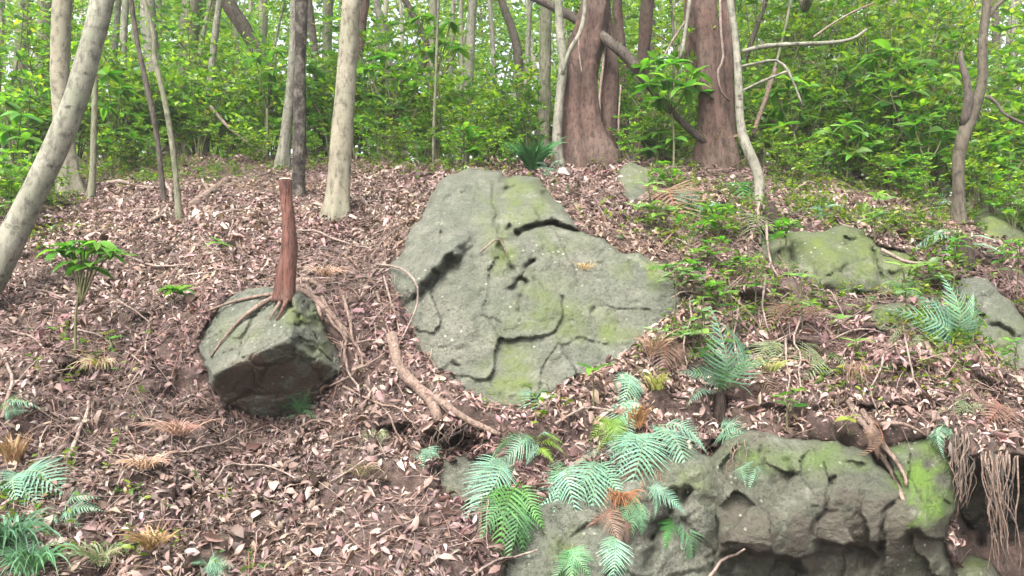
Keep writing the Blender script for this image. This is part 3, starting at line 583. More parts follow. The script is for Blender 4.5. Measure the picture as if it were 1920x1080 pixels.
def build_litter():
    r = np.random.default_rng(5); acc = Acc()
    p, n, px, py = ground_samples(162000, r); cl = fbm(p*1.4, 33, 3); keep = r.uniform(size=len(p)) < np.clip(.82+.5*cl, .2, 1)
    shade = np.clip(1+.35*fbm(p*np.array([.8, .8, .8]), 41, 2), .55, 1.5)[:, None]
    p, n, sh = p[keep], n[keep], shade[keep]
    hue = fbm(p*1.1, 47, 3)[:, None]; tint = np.where(hue > 0, 1+hue*np.array([[.10, .12, .0]]), 1+hue*np.array([[.10, .22, .16]])); c = litter_cols(len(p), r)*sh*tint; q = r.uniform(size=len(p)) < .5
    scatter(acc, p[q], n[q], r, (.018, .045), .012, .25, c[q]*.8); q = ~q
    scatter(acc, p[q], n[q], r, (.028, .058), .035, .55, c[q])
    p, n, px, py = ground_samples(14000, r, 7, False); scatter(acc, p, n, r, (.06, .11), .05, .5)
    o = link('leaf_litter', acc.mesh('leaf_litter', M_LITTER)); tag(o, 'thick carpet of pinkish brown dead leaves over the slope', None, kind='stuff')
    # larger single leaves on top of the carpet
    meshes = []
    for t in range(4):
        for v in range(3):
            a = Acc(); c = np.array([(.22,.152,.13),(.17,.108,.092),(.27,.20,.175)][v]); batch(a, TM_DEAD[t], np.zeros((1, 3))-np.array([[.5, 0, 0]]), np.eye(3)[None], [1.0], c[None]); meshes.append(a.mesh('leaf', M_LITTER))
    p, n, px, py = ground_samples(2600, r); m = (px > 5) & (px < 1915) & (py < 1078) & (py > 560); p, n = p[m], n[m]; dd = np.linalg.norm(p, axis=1); k = np.argsort(dd + r.uniform(0, 1.0, len(dd)))[:290]
    for i in k:
        Z = n[i] + r.normal(0, .35, 3); X = np.cross(Z, rdir(1, r)[0]); Rm = basis(X[None], (Z/np.linalg.norm(Z))[None])[0]
        q = link('leaf', meshes[r.integers(0, 12)], o); s = r.uniform(.055, .095); q.matrix_basis = Matrix.Translation(p[i]+n[i]*.045) @ Matrix(Rm.tolist()).to_4x4() @ Matrix.Scale(s, 4)
    # twigs
    acc = Acc(); p, n, px, py = ground_samples(13000, r); p2, n2, _, _ = ground_samples(500, r, 6, False); p = np.r_[p, p2]; n = np.r_[n, n2]
    dens = fbm(p*1.1, 77, 2); p3, n3, px, py = ground_samples(26000, r); w = np.zeros(len(p3))
    for x, y, a, b, s in [(660,600,90,130,.5),(750,800,160,60,.6),(1680,730,240,90,.75),(1420,560,160,120,.35),(1750,560,160,90,.35),(1290,345,120,50,.5),(600,990,300,90,.35),(330,840,240,120,.3),(450,450,250,60,.3),(1480,400,90,40,.4),(1250,700,90,60,.4)]: w = np.maximum(w, s*np.exp(-((px-x)/a)**2-((py-y)/b)**2))
    m = r.uniform(size=len(p3)) < w*.55; p = np.r_[p, p3[m]]; n = np.r_[n, n3[m]]; dens = np.r_[dens, np.full(m.sum(), 2.0)]
    for i in range(len(p)):
        if dens[i] < -.15: continue
        X = np.cross(n[i], rdir(1, r)[0]); X /= np.linalg.norm(X); L = r.uniform(.06, .32)*(1.6 if r.uniform() < .1 else 1); bend = rdir(1, r)[0]*L*.22; t = np.linspace(-.5, .5, 5)[:, None]
        path = p[i] + n[i]*r.uniform(.01, .06) + X*t*L + bend*(.25-t*t)*1.2 + n[i]*(r.normal(0, .25)*t*L)
        V, T, Q = tube(path, np.linspace(1, .45, 5)*r.uniform(.0009, .0034)*(1.5 if r.uniform() < .12 else 1), 3, cap=False); c = np.array([(.22,.15,.13),(.31,.235,.205),(.12,.08,.068),(.26,.16,.12)][r.integers(0, 4)])*r.uniform(.8, 1.2); acc.add(V, T, Q, c)
    o = link('twig_litter', acc.mesh('twig_litter', M_LITTER)); tag(o, 'thin dead twigs and rootlets strewn through the leaves', None, kind='stuff')
build_litter()

# ------------------------------------------------------------------ things laid along the surface: roots, branches, vines
def spath(pts, lift=.01, extra=None, n=None):
    """pixel polyline -> world path on the visible surface; extra: metres toward the camera for each point"""
    q = catmull(np.array(pts, float), n or max(6, int(seg_len(pts)/14))); d = surf(q[:, 0], q[:, 1]); k = np.ones(5)/5
    d = np.convolve(np.pad(d, 2, mode='edge'), k, 'valid'); d = np.minimum(d, surf(q[:, 0], q[:, 1]))
    if extra is not None: d = d - np.interp(np.linspace(0, 1, len(d)), np.linspace(0, 1, len(extra)), extra)
    return P(q[:, 0], q[:, 1], d - lift), d
def seg_len(pts):
    p = np.array(pts, float); return np.linalg.norm(np.diff(p, axis=0), axis=1).sum()
def tube_obj(name, path, rad, mat, parent=None, sides=7, lump=.12, seed=0):
    c = path[0].copy()
    if parent is not None: c = np.array(parent.location)
    V, T, Q = tube(path, rad, sides, lump, seed); me = mk_mesh(name, V-c, [T, Q], mat)
    return link(name, me, parent, None if parent is not None else c)
def laid(name, label, cat, pts, w0, w1, mat, lift=.012, extra=None, group=None, wig=.012):
    path, d = spath(pts, lift, extra); n = len(path); r = np.random.default_rng(int(abs(pts[0][0])*7+pts[0][1])); path = path + wig*np.stack([noise(np.c_[np.arange(n)*.45, np.full(n, k*7.1+pts[0][0]), np.zeros(n)], 3) for k in range(3)], -1)
    rad = np.linspace(w0, w1, n)/2*m_px(d); o = tube_obj(name, path, rad, mat, seed=int(pts[0][0]))
    return tag(o, label, cat, group)
RG = 'roots exposed on the bank'; BG = 'dead branches on the slope'
laid('exposed_root', 'thick pale root curving down beside the lower edge of the huge boulder', 'root', [(735,628),(742,670),(760,705),(790,735),(815,762),(825,790)], 22, 20, B_ROOT, .03, group=RG)
laid('exposed_root', 'pale root running under the bottom tip of the huge boulder', 'root', [(812,745),(840,760),(868,782),(900,800),(940,815)], 18, 8, B_ROOT, .03, group=RG)
laid('exposed_root', 'long thin root arching over the dark cleft of the huge boulder', 'root', [(705,498),(735,500),(765,510),(783,535),(780,570),(765,610),(752,640)], 5, 3, B_TWIG, .05, [.02,.06,.1,.1,.08,.04,.02], RG)
laid('exposed_root', 'thin root hanging down the left flank of the huge boulder', 'root', [(720,520),(730,560),(742,600),(750,640)], 4, 3, B_TWIG, .03, group=RG)
for i, (pts, w) in enumerate([([(640,560),(655,610),(668,660),(690,700)], 7), ([(600,560),(630,600),(660,640),(680,690)], 9), ([(585,545),(620,590),(645,640),(655,700)], 8), ([(668,560),(690,520),(712,490)], 5), ([(700,540),(720,600),(735,640)], 5), ([(640,730),(690,745),(740,770),(790,800)], 6),
        ([(560,800),(640,790),(700,800),(770,845)], 5), ([(690,720),(740,780),(770,850)], 5), ([(620,720),(690,690),(730,660)], 5), ([(650,640),(700,640),(735,650)], 5)]):
    lab = ['reddish root dropping from the stump rock toward the leaves, third from the stump', 'stout root leaving the stump over the leaves beside the angular boulder', 'root hugging the shaded side of the angular boulder', 'short root slanting up to the upper side of the huge boulder', 'slim root parallel to the flank of the huge boulder', 'bent root crossing the leaves toward the dark hollow', 'low root stretched across the lip left of the dark hollow', 'root dangling in front of the dark hollow', 'root linking the angular boulder and the thick pale root', 'short level root between the two boulders'][i]
    laid('exposed_root', lab, 'root', pts, w, w*.55, B_ROOT, .03, group=RG, wig=.03)
laid('fallen_log', 'weathered fallen log lying behind the cut stump near the twin saplings', 'log', [(362,384),(385,368),(410,350),(425,338)], 20, 16, B_ROOT, .06)
laid('fallen_branch', 'straight branch resting on the fallen log', 'branch', [(420,350),(460,338),(500,326),(528,317)], 11, 6, B_ROOT, .07, group=BG)
laid('fallen_branch', 'short snag standing off the fallen log', 'branch', [(392,360),(383,345),(375,332)], 9, 7, B_ROOT, .08, [0,.02,.05], BG)
laid('fallen_branch', 'curved pale branch hooked around the base of the dark twin saplings', 'branch', [(278,415),(300,402),(318,385),(322,362),(312,345)], 9, 6, B_TWIG, .05, group=BG)
laid('fallen_branch', 'long low branch lying level behind the twin saplings', 'branch', [(190,345),(230,342),(265,352),(305,352)], 9, 6, B_TWIG, .08, group=BG)
for i, (pts, w, lab) in enumerate([
    ([(0,780),(15,750),(18,700),(5,655)], 8, 'bent grey branch at the very edge of the leafy slope'),
    ([(138,858),(150,800),(165,750)], 9, 'stick lying downslope below the small leafy plant'),
    ([(185,960),(215,915),(235,880)], 5, 'pale stick above the lower tuft of grass'),
    ([(60,870),(110,852),(180,862)], 4, 'thin arched twig above the straw tuft'),
    ([(345,850),(400,835),(440,815)], 5, 'twig lying in the leaves below the angular boulder'),
    ([(570,1040),(640,1005),(700,975)], 5, 'slanting twig on the lower leaf slope near the frame bottom'),
    ([(680,730),(650,690),(640,640)], 5, 'upright twig beside the angular boulder'),
    ([(620,900),(680,870),(735,850)], 5, 'twig below the tangled roots of the hollow'),
    ([(420,455),(428,435),(434,415)], 5, 'short pale stick standing beside the seedling'),
    ([(560,390),(600,385),(680,380),(720,378)], 4, 'thin level stick in the leaves by the foot of the straight pale tree'),
    ([(680,370),(700,395),(720,410)], 6, 'stub of branch beside the straight pale tree'),
    ([(460,410),(520,420),(590,425)], 4, 'grey twig behind the cut stump'),
    ([(240,480),(300,500),(360,500)], 5, 'dark twig above the rosette seedling'),
    ([(880,1085),(930,1060),(1010,1025)], 5, 'dark bare twig over the pale rock face'),
    ([(1040,790),(1090,770),(1150,775),(1190,785)], 6, 'reddish branch lying above the fern bank'),
    ([(1320,1080),(1360,1050),(1395,1025)], 7, 'bare twig propped against the craggy rock face'),
    ([(1655,470),(1700,490),(1745,500)], 7, 'pale stick lying on the green outcrop'),
    ([(1460,395),(1530,410),(1600,425)], 6, 'long straight root below the curved pale tree'),
    ([(1380,690),(1440,650),(1500,620)], 6, 'slanting stick by the dark stub on the ledge'),
    ([(700,1000),(745,985),(790,960)], 4, 'reddish twig in the leaves below the hollow'),
    ([(20,620),(70,640),(110,690)], 5, 'twig beside the stem of the small leafy plant'),
    ([(440,372),(480,362),(540,365)], 6, 'brown stick behind the top of the cut stump'), ([(230,400),(262,392),(300,398)], 6, 'short stick in front of the twin saplings'), ([(95,470),(150,440),(215,425)], 5, 'thin stick uphill from the small leafy plant'), ([(680,330),(720,345),(770,350)], 6, 'stick on the crest past the straight pale tree'), ([(400,400),(450,395),(500,405)], 5, 'grey stick below the fallen log'), ([(20,560),(70,545),(130,560)], 5, 'grey stick beside the foot of the leaning tree'),
    ([(150,620),(230,650),(290,690)], 4, 'twig between the small leafy plant and the angular boulder')]):
    laid('fallen_branch', lab, 'branch', pts, w, w*.6, B_TWIG, .045, group=BG, wig=.02)

# fringe of roots over the right-hand ledge and the hanging bundles
def bundle(label, px0, px1, py0, py1, n, seed, drop=.0, thick=(.003, .008), out=.06):
    r = np.random.default_rng(seed); top = P((px0+px1)/2, py0, float(surf((px0+px1)/2, py0)[0])); t = thing('hanging_root_bundle', label, 'roots', top, 'root bundles hanging from the ledge')
    for i in range(n):
        a = r.uniform(px0, px1); mid = (px0+px1)/2; d0 = float(surf(a, py0)[0]) - .03; L = (py1-py0)*r.uniform(.45, 1.0); k = 7
        x = a + drop*np.linspace(0, 1, k)*(py1-py0)/100 + (mid-a)*np.linspace(0, .85, k) + r.normal(0, 6.5, k).cumsum()*.8; y = py0 + r.uniform(-6, 10) + L*np.linspace(0, 1, k)
        d = d0 - out*np.linspace(0, 1, k)**.6*r.uniform(.5, 1.3); p = catmull(P(x, y, d), 14)
        tube_obj('root', p, np.linspace(1, .3, 14)*r.uniform(*thick)*.8, B_ROOT if i % 3 else B_DARK, t, 5, .2, i)
bundle('shaggy root bundle hanging at the ledge corner beside the vivid moss', 1790, 1840, 815, 965, 30, 1, -4)
bundle('longest root bundle hanging into the dark hollow at the ledge end', 1835, 1905, 850, 1085, 40, 2, 6, (.002, .009))
bundle('loose roots trailing over the rock face above the vivid moss', 1560, 1650, 765, 900, 18, 3, 45, (.003, .009), .03)
bundle('thin root curtain beside the dark opening above the pale rock face', 1355, 1395, 830, 925, 9, 4, 0, (.002, .005))
bundle('fine roots dangling over the dark hollow below the huge boulder', 770, 900, 792, 850, 16, 5, -6, (.002, .005))
bundle('fine roots dropping from the upper ledge beside the long-leaved seedlings', 1500, 1570, 700, 790, 14, 6, 20, (.002, .005), .03)
bundle('matted roots below the sloping slab', 1690, 1800, 690, 770, 16, 7, 25, (.003, .007), .03)
bundle('fine roots falling between the hanging ferns', 1170, 1230, 930, 1070, 12, 8, 0, (.002, .004), .03)
bundle('fine roots matted below the crest of the reddish trunks', 1225, 1300, 310, 360, 10, 9, -10, (.004, .008), .03)
bundle('rootlets hanging from the lip at the far end of the ledge', 1880, 1940, 790, 850, 8, 10, 5, (.002, .005), .03)
laid('exposed_root', 'stout root running down over the rock face from the ledge', 'root', [(1590,750),(1620,800),(1650,850),(1680,900),(1695,935)], 14, 7, B_ROOT, .03, group=RG)
laid('exposed_root', 'second stout root on the rock face, nearer the vivid moss', 'root', [(1620,770),(1650,820),(1680,870),(1698,910)], 12, 6, B_ROOT, .03, group=RG)
laid('exposed_root', 'gnarled root sweeping down the ledge below the sloping slab', 'root', [(1735,640),(1760,680),(1800,710),(1835,750),(1870,775)], 12, 7, B_ROOT, .03, group=RG)
laid('exposed_root', 'pale knotted root under the lip of the ledge', 'root', [(1650,800),(1680,792),(1710,800),(1735,815)], 10, 6, B_ROOT, .03, group=RG)
laid('exposed_root', 'looped pale vine hanging from the brown stub under the curved pale tree', 'vine', [(1425,455),(1422,400),(1428,378),(1436,400),(1436,450),(1445,500),(1460,520)], 6, 4, B_TWIG, .05, [0,.05,.08,.08,.05,.02,0], RG)

# ------------------------------------------------------------------ the sawn-off stump on its rock
def build_stump():
    d = float(surf(535, 556)[0]) - .03; base = P(535, 560, d); t = thing('cut_stump', 'reddish sawn-off slender trunk standing on the angular boulder', 'stump', base)
    pts = [(531,566),(533,540),(537,508),(542,466),(541,420),(538,372),(536,338)]; w = [40,34,28,26,25,24,26]
    q = catmull(np.array(pts, float), 34); path = P(q[:, 0], q[:, 1], d + np.linspace(0, .05, 34)); rad = np.interp(np.linspace(0, 1, 34), np.linspace(0, 1, 7), w)/2*m_px(d)
    V, T, Q = tube(path, rad, 24, .22, 5, lambda a, s: 1 + .14*np.sin(3*a+s*4)*(1-s)**1.5, cap=True); tk = link('trunk', mk_mesh('trunk', V-base, [T, Q], B_STUMP), t)
    top = path[-1]; V, T, Q = tube(np.array([top, top+(0, 0, .007)]), rad[-1]*.93, 20, .05, 2); link('cut_face', mk_mesh('cut_face', V-base, [T, Q], M_CUT, smooth=False), tk)
    for i, (p, a, b) in enumerate([([(525,552),(490,570),(450,600),(415,640),(395,670)], 9, 4), ([(528,550),(480,556),(430,568),(385,585)], 8, 4), ([(545,545),(575,550),(600,570),(630,600),(655,640)], 16, 7), ([(540,548),(570,535),(590,560),(605,600)], 14, 6), ([(538,560),(530,580),(518,600)], 12, 4), ([(530,560),(520,575),(505,600)], 10, 3), ([(555,530),(580,525),(610,545)], 12, 7)]):
        pp, dd = spath(p, .02, [.03, .02, .01]); n = len(pp); tube_obj('root', pp, np.linspace(a, b, n)/2*m_px(dd), B_ROOT if i != 4 else B_STUMP, t, 8, .2, i)
build_stump()
for (x, y, w, h, lab, nm) in [(1352,790,26,55,'dark rotten stub standing among ferns on the ledge', 'dead_stub'), (1444,420,30,42,'dark brown broken stub beside the foot of the curved pale tree', 'dead_stub'), (1808,500,28,55,'black rotten stub below the forked tree', 'dead_stub')]:
    d = float(surf(x, y)[0]) - .04; pth = P([x, x-2, x+1, x], [y+8, y-h*.4, y-h*.8, y-h], d); V, T, Q = tube(catmull(pth, 10), np.interp(np.linspace(0, 1, 10), [0, .7, 1], [1.25, .85, .35])*w/2*m_px(d), 14, .6, x); o = link(nm, mk_mesh(nm, V-pth[0], [T, Q], B_ROT), loc=pth[0]); tag(o, lab, 'stub')

# ------------------------------------------------------------------ foliage building blocks
GREEN = np.array([(.11,.235,.022),(.18,.335,.03),(.07,.17,.03),(.26,.40,.04),(.11,.235,.07)])
def green_cols(n, r, k=1.0, yellow=.04):
    c = GREEN[r.integers(0, len(GREEN), n)]*r.uniform(.75, 1.25, (n, 1))*k; m = r.uniform(size=n) < yellow; c[m] = np.array((.26, .27, .03))*r.uniform(.7, 1.1, (m.sum(), 1)); return c
TM_G = [leaf_tmpl(.36, .07, .06), leaf_tmpl(.42, .05, .12), leaf_tmpl(.30, .09, -.03)]
def add_leaves(acc, p, X, r, size, k=1.0, yellow=.04, up=.6):
    n = len(p); Z = np.array((0, 0, 1.0))*up + r.normal(0, .45, (n, 3)); R = basis(X, Z); sc = r.uniform(*size, n); c = green_cols(n, r, k, yellow); q = r.integers(0, 3, n)
    for t in range(3):
        m = q == t; batch(acc, TM_G[t], p[m], R[m], sc[m], c[m])
def shrub_mesh(seed, H=1.6, spread=.7, stems=5, twigs=9, size=(.08, .15), whorl=7, k=1.0, low=.25):
    """returns ([stem meshes], foliage mesh) of a broad-leaved shrub with whorls of leaves at the shoot tips"""
    r = np.random.default_rng(seed); st = []; P0, X0 = [], []
    for s in range(stems):
        a = r.uniform(0, 2*math.pi); out = r.uniform(.25, 1)*spread; h = H*r.uniform(.65, 1.05)
        path = catmull(np.array([(0, 0, -.1), (out*.2*math.cos(a), out*.2*math.sin(a), h*.35), (out*.6*math.cos(a)+r.normal(0, .05), out*.6*math.sin(a)+r.normal(0, .05), h*.7), (out*math.cos(a), out*math.sin(a), h)]), 16)
        ac = Acc(); V, T, Q = tube(path, np.linspace(.012, .004, 16)*max(H/1.6, .5), 5); ac.add(V, T, Q)
        tips = [(path[-1], path[-1]-path[-2])]
        for t in range(twigs):
            f = low + (1-low)*r.uniform(); b = path[int(f*15)]; dv = rdir(1, r)[0]; dv[2] = abs(dv[2])*.6+.15; L = r.uniform(.18, .5)*H/1.6; e = b+dv*L
            V, T, Q = tube(catmull(np.array([b, b+dv*L*.5+(0, 0, -.02), e]), 6), np.linspace(.005, .002, 6), 4); ac.add(V, T, Q); tips.append((e, dv))
            for g in range(r.integers(1, 4)):
                q = b+dv*L*r.uniform(.3, .95); P0.append(q); v = rdir(1, r)[0]; v[2] *= .4; X0.append(v)
        for e, dv in tips:
            dv = dv/np.linalg.norm(dv); n = r.integers(whorl-2, whorl+2)
            for g in range(n):
                th = g/n*2*math.pi + r.uniform(-.3, .3); v = np.array((math.cos(th), math.sin(th), r.uniform(-.15, .5))) + dv*.3; P0.append(e); X0.append(v)
        st.append(ac.mesh('stem', M_STEM))
    ac = Acc(); add_leaves(ac, np.array(P0), np.array(X0), r, size, k); return st, ac.mesh('foliage', M_LEAF)
def cloud_mesh(seed, n, rad, size, k=1.0, clumps=14, mat=None, name='crown', droop=0.0, tm=None):
    """crown foliage: leaves gathered in many loose sprays through an ellipsoid, with gaps"""
    r = np.random.default_rng(seed); c = rdir(clumps, r)*r.uniform(.35, 1, (clumps, 1))**.6*np.array(rad); per = n//clumps; ac = Acc(); PP, XX = [], []
    for q in c:
        s = r.uniform(.22, .42)*min(rad); u = rdir(per, r)*r.uniform(0, 1, (per, 1))**.5*s*np.array((1.35, 1.35, .55)); PP.append(q+u); v = u + rdir(per, r)*s*.6; v[:, 2] = v[:, 2]*.5 - droop*s; XX.append(v)
    add_leaves(ac, np.concatenate(PP), np.concatenate(XX), r, size, k, .03); return ac.mesh(name, mat or M_CROWN), c

# ------------------------------------------------------------------ trees
CROWNS = [cloud_mesh(200+i, 480, (2.2, 2.2, 1.5), (.12, .22), 1.0, 22) for i in range(3)]
def limb_meshes(c, h, mat):
    out = []
    for q in c[:4]:
        p = catmull(np.array([(0, 0, -h), (q[0]*.3, q[1]*.3, -h*.45), (q[0]*.7, q[1]*.7, q[2]*.4), q]), 10); V, T, Q = tube(p, np.linspace(.05, .012, 10), 6, .1); out.append(mk_mesh('limb', V, [T, Q], mat))
    return out
LIMBS = {}
def tree(name, label, pts, w, mat, d=None, d1=None, up=4.5, crown=1.0, group=None, flare=.7, lobes=5, flute=None, lump=.07, sides=18, base_back=False, cat='tree', extend=True, stems=()):
    """trunk through photo points pts (base first) with widths w (pixels); continues above the frame to its crown"""
    x0, y0 = pts[0]; d = float(surf(x0, y0)[0]) if d is None else d; n0 = len(pts); ds = np.linspace(d, d if d1 is None else d1, n0)
    W = P([p[0] for p in pts], [p[1] for p in pts], ds); rad = np.array(w, float)/2*m_px(ds)
    if base_back:
        b = W[0].copy(); gz = float(back_z(x0, b[1])); 
        if gz < b[2]-.1: dirn = (W[1]-W[0])/np.linalg.norm(W[1]-W[0]); b2 = b - dirn*(b[2]-gz)/max(dirn[2], .3); W = np.vstack([b2, W]); rad = np.r_[rad[0]*1.1, rad]
    root = W[0] - (W[1]-W[0])/np.linalg.norm(W[1]-W[0])*.25; W = np.vstack([root, W]); rad = np.r_[rad[0], rad]
    if extend:
        v = (W[-1]-W[-2])/np.linalg.norm(W[-1]-W[-2]); q = W[-1]; rr = rad[-1]
        for k in range(1, 5):
            v = v*.75 + np.array((0, 0, .25)); v /= np.linalg.norm(v); q = q + v*up/4; W = np.vstack([W, q]); rad = np.r_[rad, rr*(1-.15*k)]
    L = np.linalg.norm(np.diff(W, axis=0), axis=1).sum(); n = int(np.clip(L/.09, 14, 110)); path = catmull(W, n); s = np.linspace(0, 1, n)
    cl = np.r_[0, np.cumsum(np.linalg.norm(np.diff(W, axis=0), axis=1))]; R = np.interp(s*cl[-1], cl, rad); h = s*L-.25
    def fl(a, ss):
        hh = ss*L-.25; f = 1 + flare*np.exp(-np.maximum(hh, 0)/(.10+1.2*rad[0]))*(.55+.45*np.cos(lobes*a+x0)); return f*(flute(a, hh) if flute else 1)
    base = W[1].copy(); t = thing(name, label, cat, base, group)
    V, T, Q = tube(path, R, sides, lump, int(x0) % 97, fl); link('trunk', mk_mesh('trunk', V-base, [T, Q], mat), t)
    for (sp, sw, nm, sm) in stems:
        sd = np.full(len(sp), d) if len(sp[0]) == 2 else d+np.array([p[2] for p in sp]); q = P([p[0] for p in sp], [p[1] for p in sp], sd); m = max(8, int(np.linalg.norm(np.diff(q, axis=0), axis=1).sum()/.07)); pp = catmull(q, m)
        V, T, Q = tube(pp, np.interp(np.linspace(0, 1, m), np.linspace(0, 1, len(sw)), sw)/2*m_px(d), 12 if max(sw) > 12 else 7, lump, int(sp[0][0]), cap=True); link(nm, mk_mesh(nm, V-base, [T, Q], sm or mat), t)
    if crown and extend:
        i = int(x0*7+y0) % 3; me, cc = CROWNS[i]; o = link('crown', me, t); top = W[-1]-base; o.location = top; o.scale = (crown,)*3; o.rotation_euler = (0, 0, x0*1.7)
        if (i, mat.name) not in LIMBS: LIMBS[i, mat.name] = limb_meshes(cc, 1.4, mat)
        for lm in LIMBS[i, mat.name]: l = link('limb', lm, t); l.location = top; l.scale = (crown,)*3; l.rotation_euler = (0, 0, x0*1.7)
    return t
tree('tree', 'leaning pale grey tree with dark pitted marks, slanting across the corner', [(-8,500),(30,430),(72,345),(110,262),(143,180),(172,80),(192,0)], [54,50,47,45,43,41,40], B_GREY, d=6.0, d1=6.3, up=5, flare=.15)
tree('tree', 'stout pale tree with flared foot behind the leaning one', [(128,362),(124,300),(118,230),(112,140),(114,60),(116,0)], [46,36,32,33,34,34], B_PALE, up=5, flare=.8)
tree('sapling', 'dark slim sapling, the darker of the pair by the curved pale branch', [(308,380),(302,320),(292,240),(275,160),(258,80),(246,0)], [10,10,10,10,9,9], B_DARK, up=3, crown=.5, flare=.2, sides=9)
tree('sapling', 'slim greyish sapling beside its darker twin', [(336,405),(330,330),(320,250),(305,170),(290,110),(288,60),(270,0)], [13,10,10,10,9,8,9], B_GREEN, up=3, crown=.5, flare=.2, sides=9)
tree('sapling', 'thin brown trunk just past the foot of the flared pale tree', [(170,374),(174,320),(176,250),(178,180),(176,120),(174,60),(172,0)], [16,12,11,11,11,10,9], B_GREEN, up=3, crown=.5, flare=.3, sides=10)
tree('tree', 'straight smooth pale tree behind the cut stump, standing alone', [(632,408),(636,350),(641,260),(648,160),(655,60),(659,0)], [46,41,40,38,35,34], B_PALE, up=5, flare=.45, sides=24)
tree('tree', 'dark tree with flaking bark next to the straight pale one', [(560,368),(561,300),(562,200),(563,100),(565,0)], [27,23,22,22,22], B_FLAKE, up=5, flare=.4, lump=.2)
tree('tree', 'slender pale tree half hidden behind the flaking dark one', [(530,305),(538,230),(546,150),(550,80),(552,0)], [20,18,16,15,14], B_GREY, d=10.8, up=4, crown=.7)
tree('sapling', 'very thin light sapling standing behind the top of the huge boulder', [(812,335),(813,250),(817,150),(820,60),(822,0)], [6,6,5,5,5], B_GREEN, d=9.3, up=2.5, crown=.4, flare=.1, sides=7)
tree('tree', 'slim pale wavy tree hugging the big reddish trunk', [(1050,312),(1044,260),(1049,190),(1056,120),(1050,60),(1047,0)], [18,16,16,17,15,14], B_GREY, d=8.7, up=4, crown=.7, flare=.3, lump=.12)
fl2 = lambda a, h: 1 + .10*np.sin(2*a+1.1+.5*h) + .07*np.sin(5*a+h*1.2) + .04*np.sin(9*a-h)
tree('twin_trunk_tree', 'massive reddish tree with two fused stems and a vine, thickest in the wood', [(1098,304),(1088,250),(1085,190),(1087,140),(1098,90),(1117,0)], [90,70,66,65,62,50], B_RED, d=8.9, up=6, crown=1.4, flare=.35, flute=fl2, sides=36, lump=.06,
     stems=[([(1142,300,.10),(1140,240,.10),(1141,190,.10),(1145,130,.12),(1142,80,.14),(1134,20,.18),(1130,-30,.2)], [36,37,38,30,24,24,26], 'second_stem', None),
            ([(1054,140,-.34),(1068,95,-.36),(1088,60,-.34),(1096,20,-.3),(1098,-20,-.3)], [7,8,9,8,8], 'vine', B_GREY), ([(1092,140,-.36),(1086,100,-.36),(1085,60,-.36)], [3,3,3], 'vine', B_TWIG),
            ([(1128,250,-.1),(1124,190,-.1),(1130,130,-.1),(1134,90,-.05)], [5,5,5,4], 'vine', B_TWIG), ([(1163,290,-.05),(1160,230,-.1),(1164,160,-.1)], [4,4,3], 'vine', B_TWIG)])
tree('fluted_tree', 'reddish fluted tree of three joined stems wrapped by thin pale vines', [(1342,300),(1338,240),(1334,160),(1328,80),(1322,0)], [62,52,46,42,40], B_RED, d=8.8, up=6, crown=1.4, flare=.3, flute=lambda a, h: 1+.13*np.sin(3*a)+.07*np.sin(7*a+h), sides=36, lump=.07,
     stems=[([(1368,300,.1),(1364,220,.08),(1362,140,.06),(1366,60,.05),(1360,-20,.05)], [34,30,26,28,30], 'side_stem', B_RED), ([(1300,170,.5),(1296,90,.45),(1300,0,.4),(1304,-40,.4)], [26,30,32,32], 'side_stem', B_RED),
            ([(1350,0,-.22),(1352,60,-.25),(1356,110,-.25),(1346,135,-.25),(1352,170,-.22),(1368,190,-.15)], [5,5,5,5,4,4], 'vine', B_TWIG), ([(1276,110,-.2),(1285,60,-.2),(1293,0,-.2)], [7,7,7], 'vine', B_GREY), ([(1240,115,-.1),(1262,75,-.1),(1285,40,-.15)], [4,4,4], 'vine', B_TWIG)])
tree('tree', 'curved pale slim tree bending out over the bank past the fluted trunk', [(1422,378),(1424,345),(1416,310),(1398,270),(1388,230),(1385,160),(1380,80),(1369,0)], [17,19,19,19,15,14,13,13], B_GREY, d=7.55, d1=7.7, up=4, crown=.7, flare=.15, lump=.1)
tree('forked_tree', 'bent forked tree with a snapped side stem standing on the bank edge', [(1797,432),(1797,370),(1797,300),(1808,250),(1828,200),(1842,150),(1842,80),(1848,30),(1850,-10)], [27,23,22,23,22,18,17,15,14], B_BROWN, d=7.3, up=4.5, crown=.9, flare=.3, lump=.12,
     stems=[([(1808,235,.0),(1816,190,-.03),(1812,150,-.02),(1803,120,0),(1801,96,0)], [18,18,13,11,8], 'snapped_stem', B_DARK), ([(1850,180,0),(1868,192,-.05),(1885,215,-.1),(1930,236,-.15)], [8,6,6,5], 'branch', B_DARK), ([(1846,40,0),(1866,14,.03),(1888,-6,.05)], [11,9,8], 'branch', None)])
tree('sapling', 'thin dark stem behind the forked tree', [(1859,392),(1858,350),(1857,312)], [8,7,6], B_DARK, d=7.8, extend=False, crown=0, flare=.1, sides=7)
BT = 'tree trunks in the wood behind'
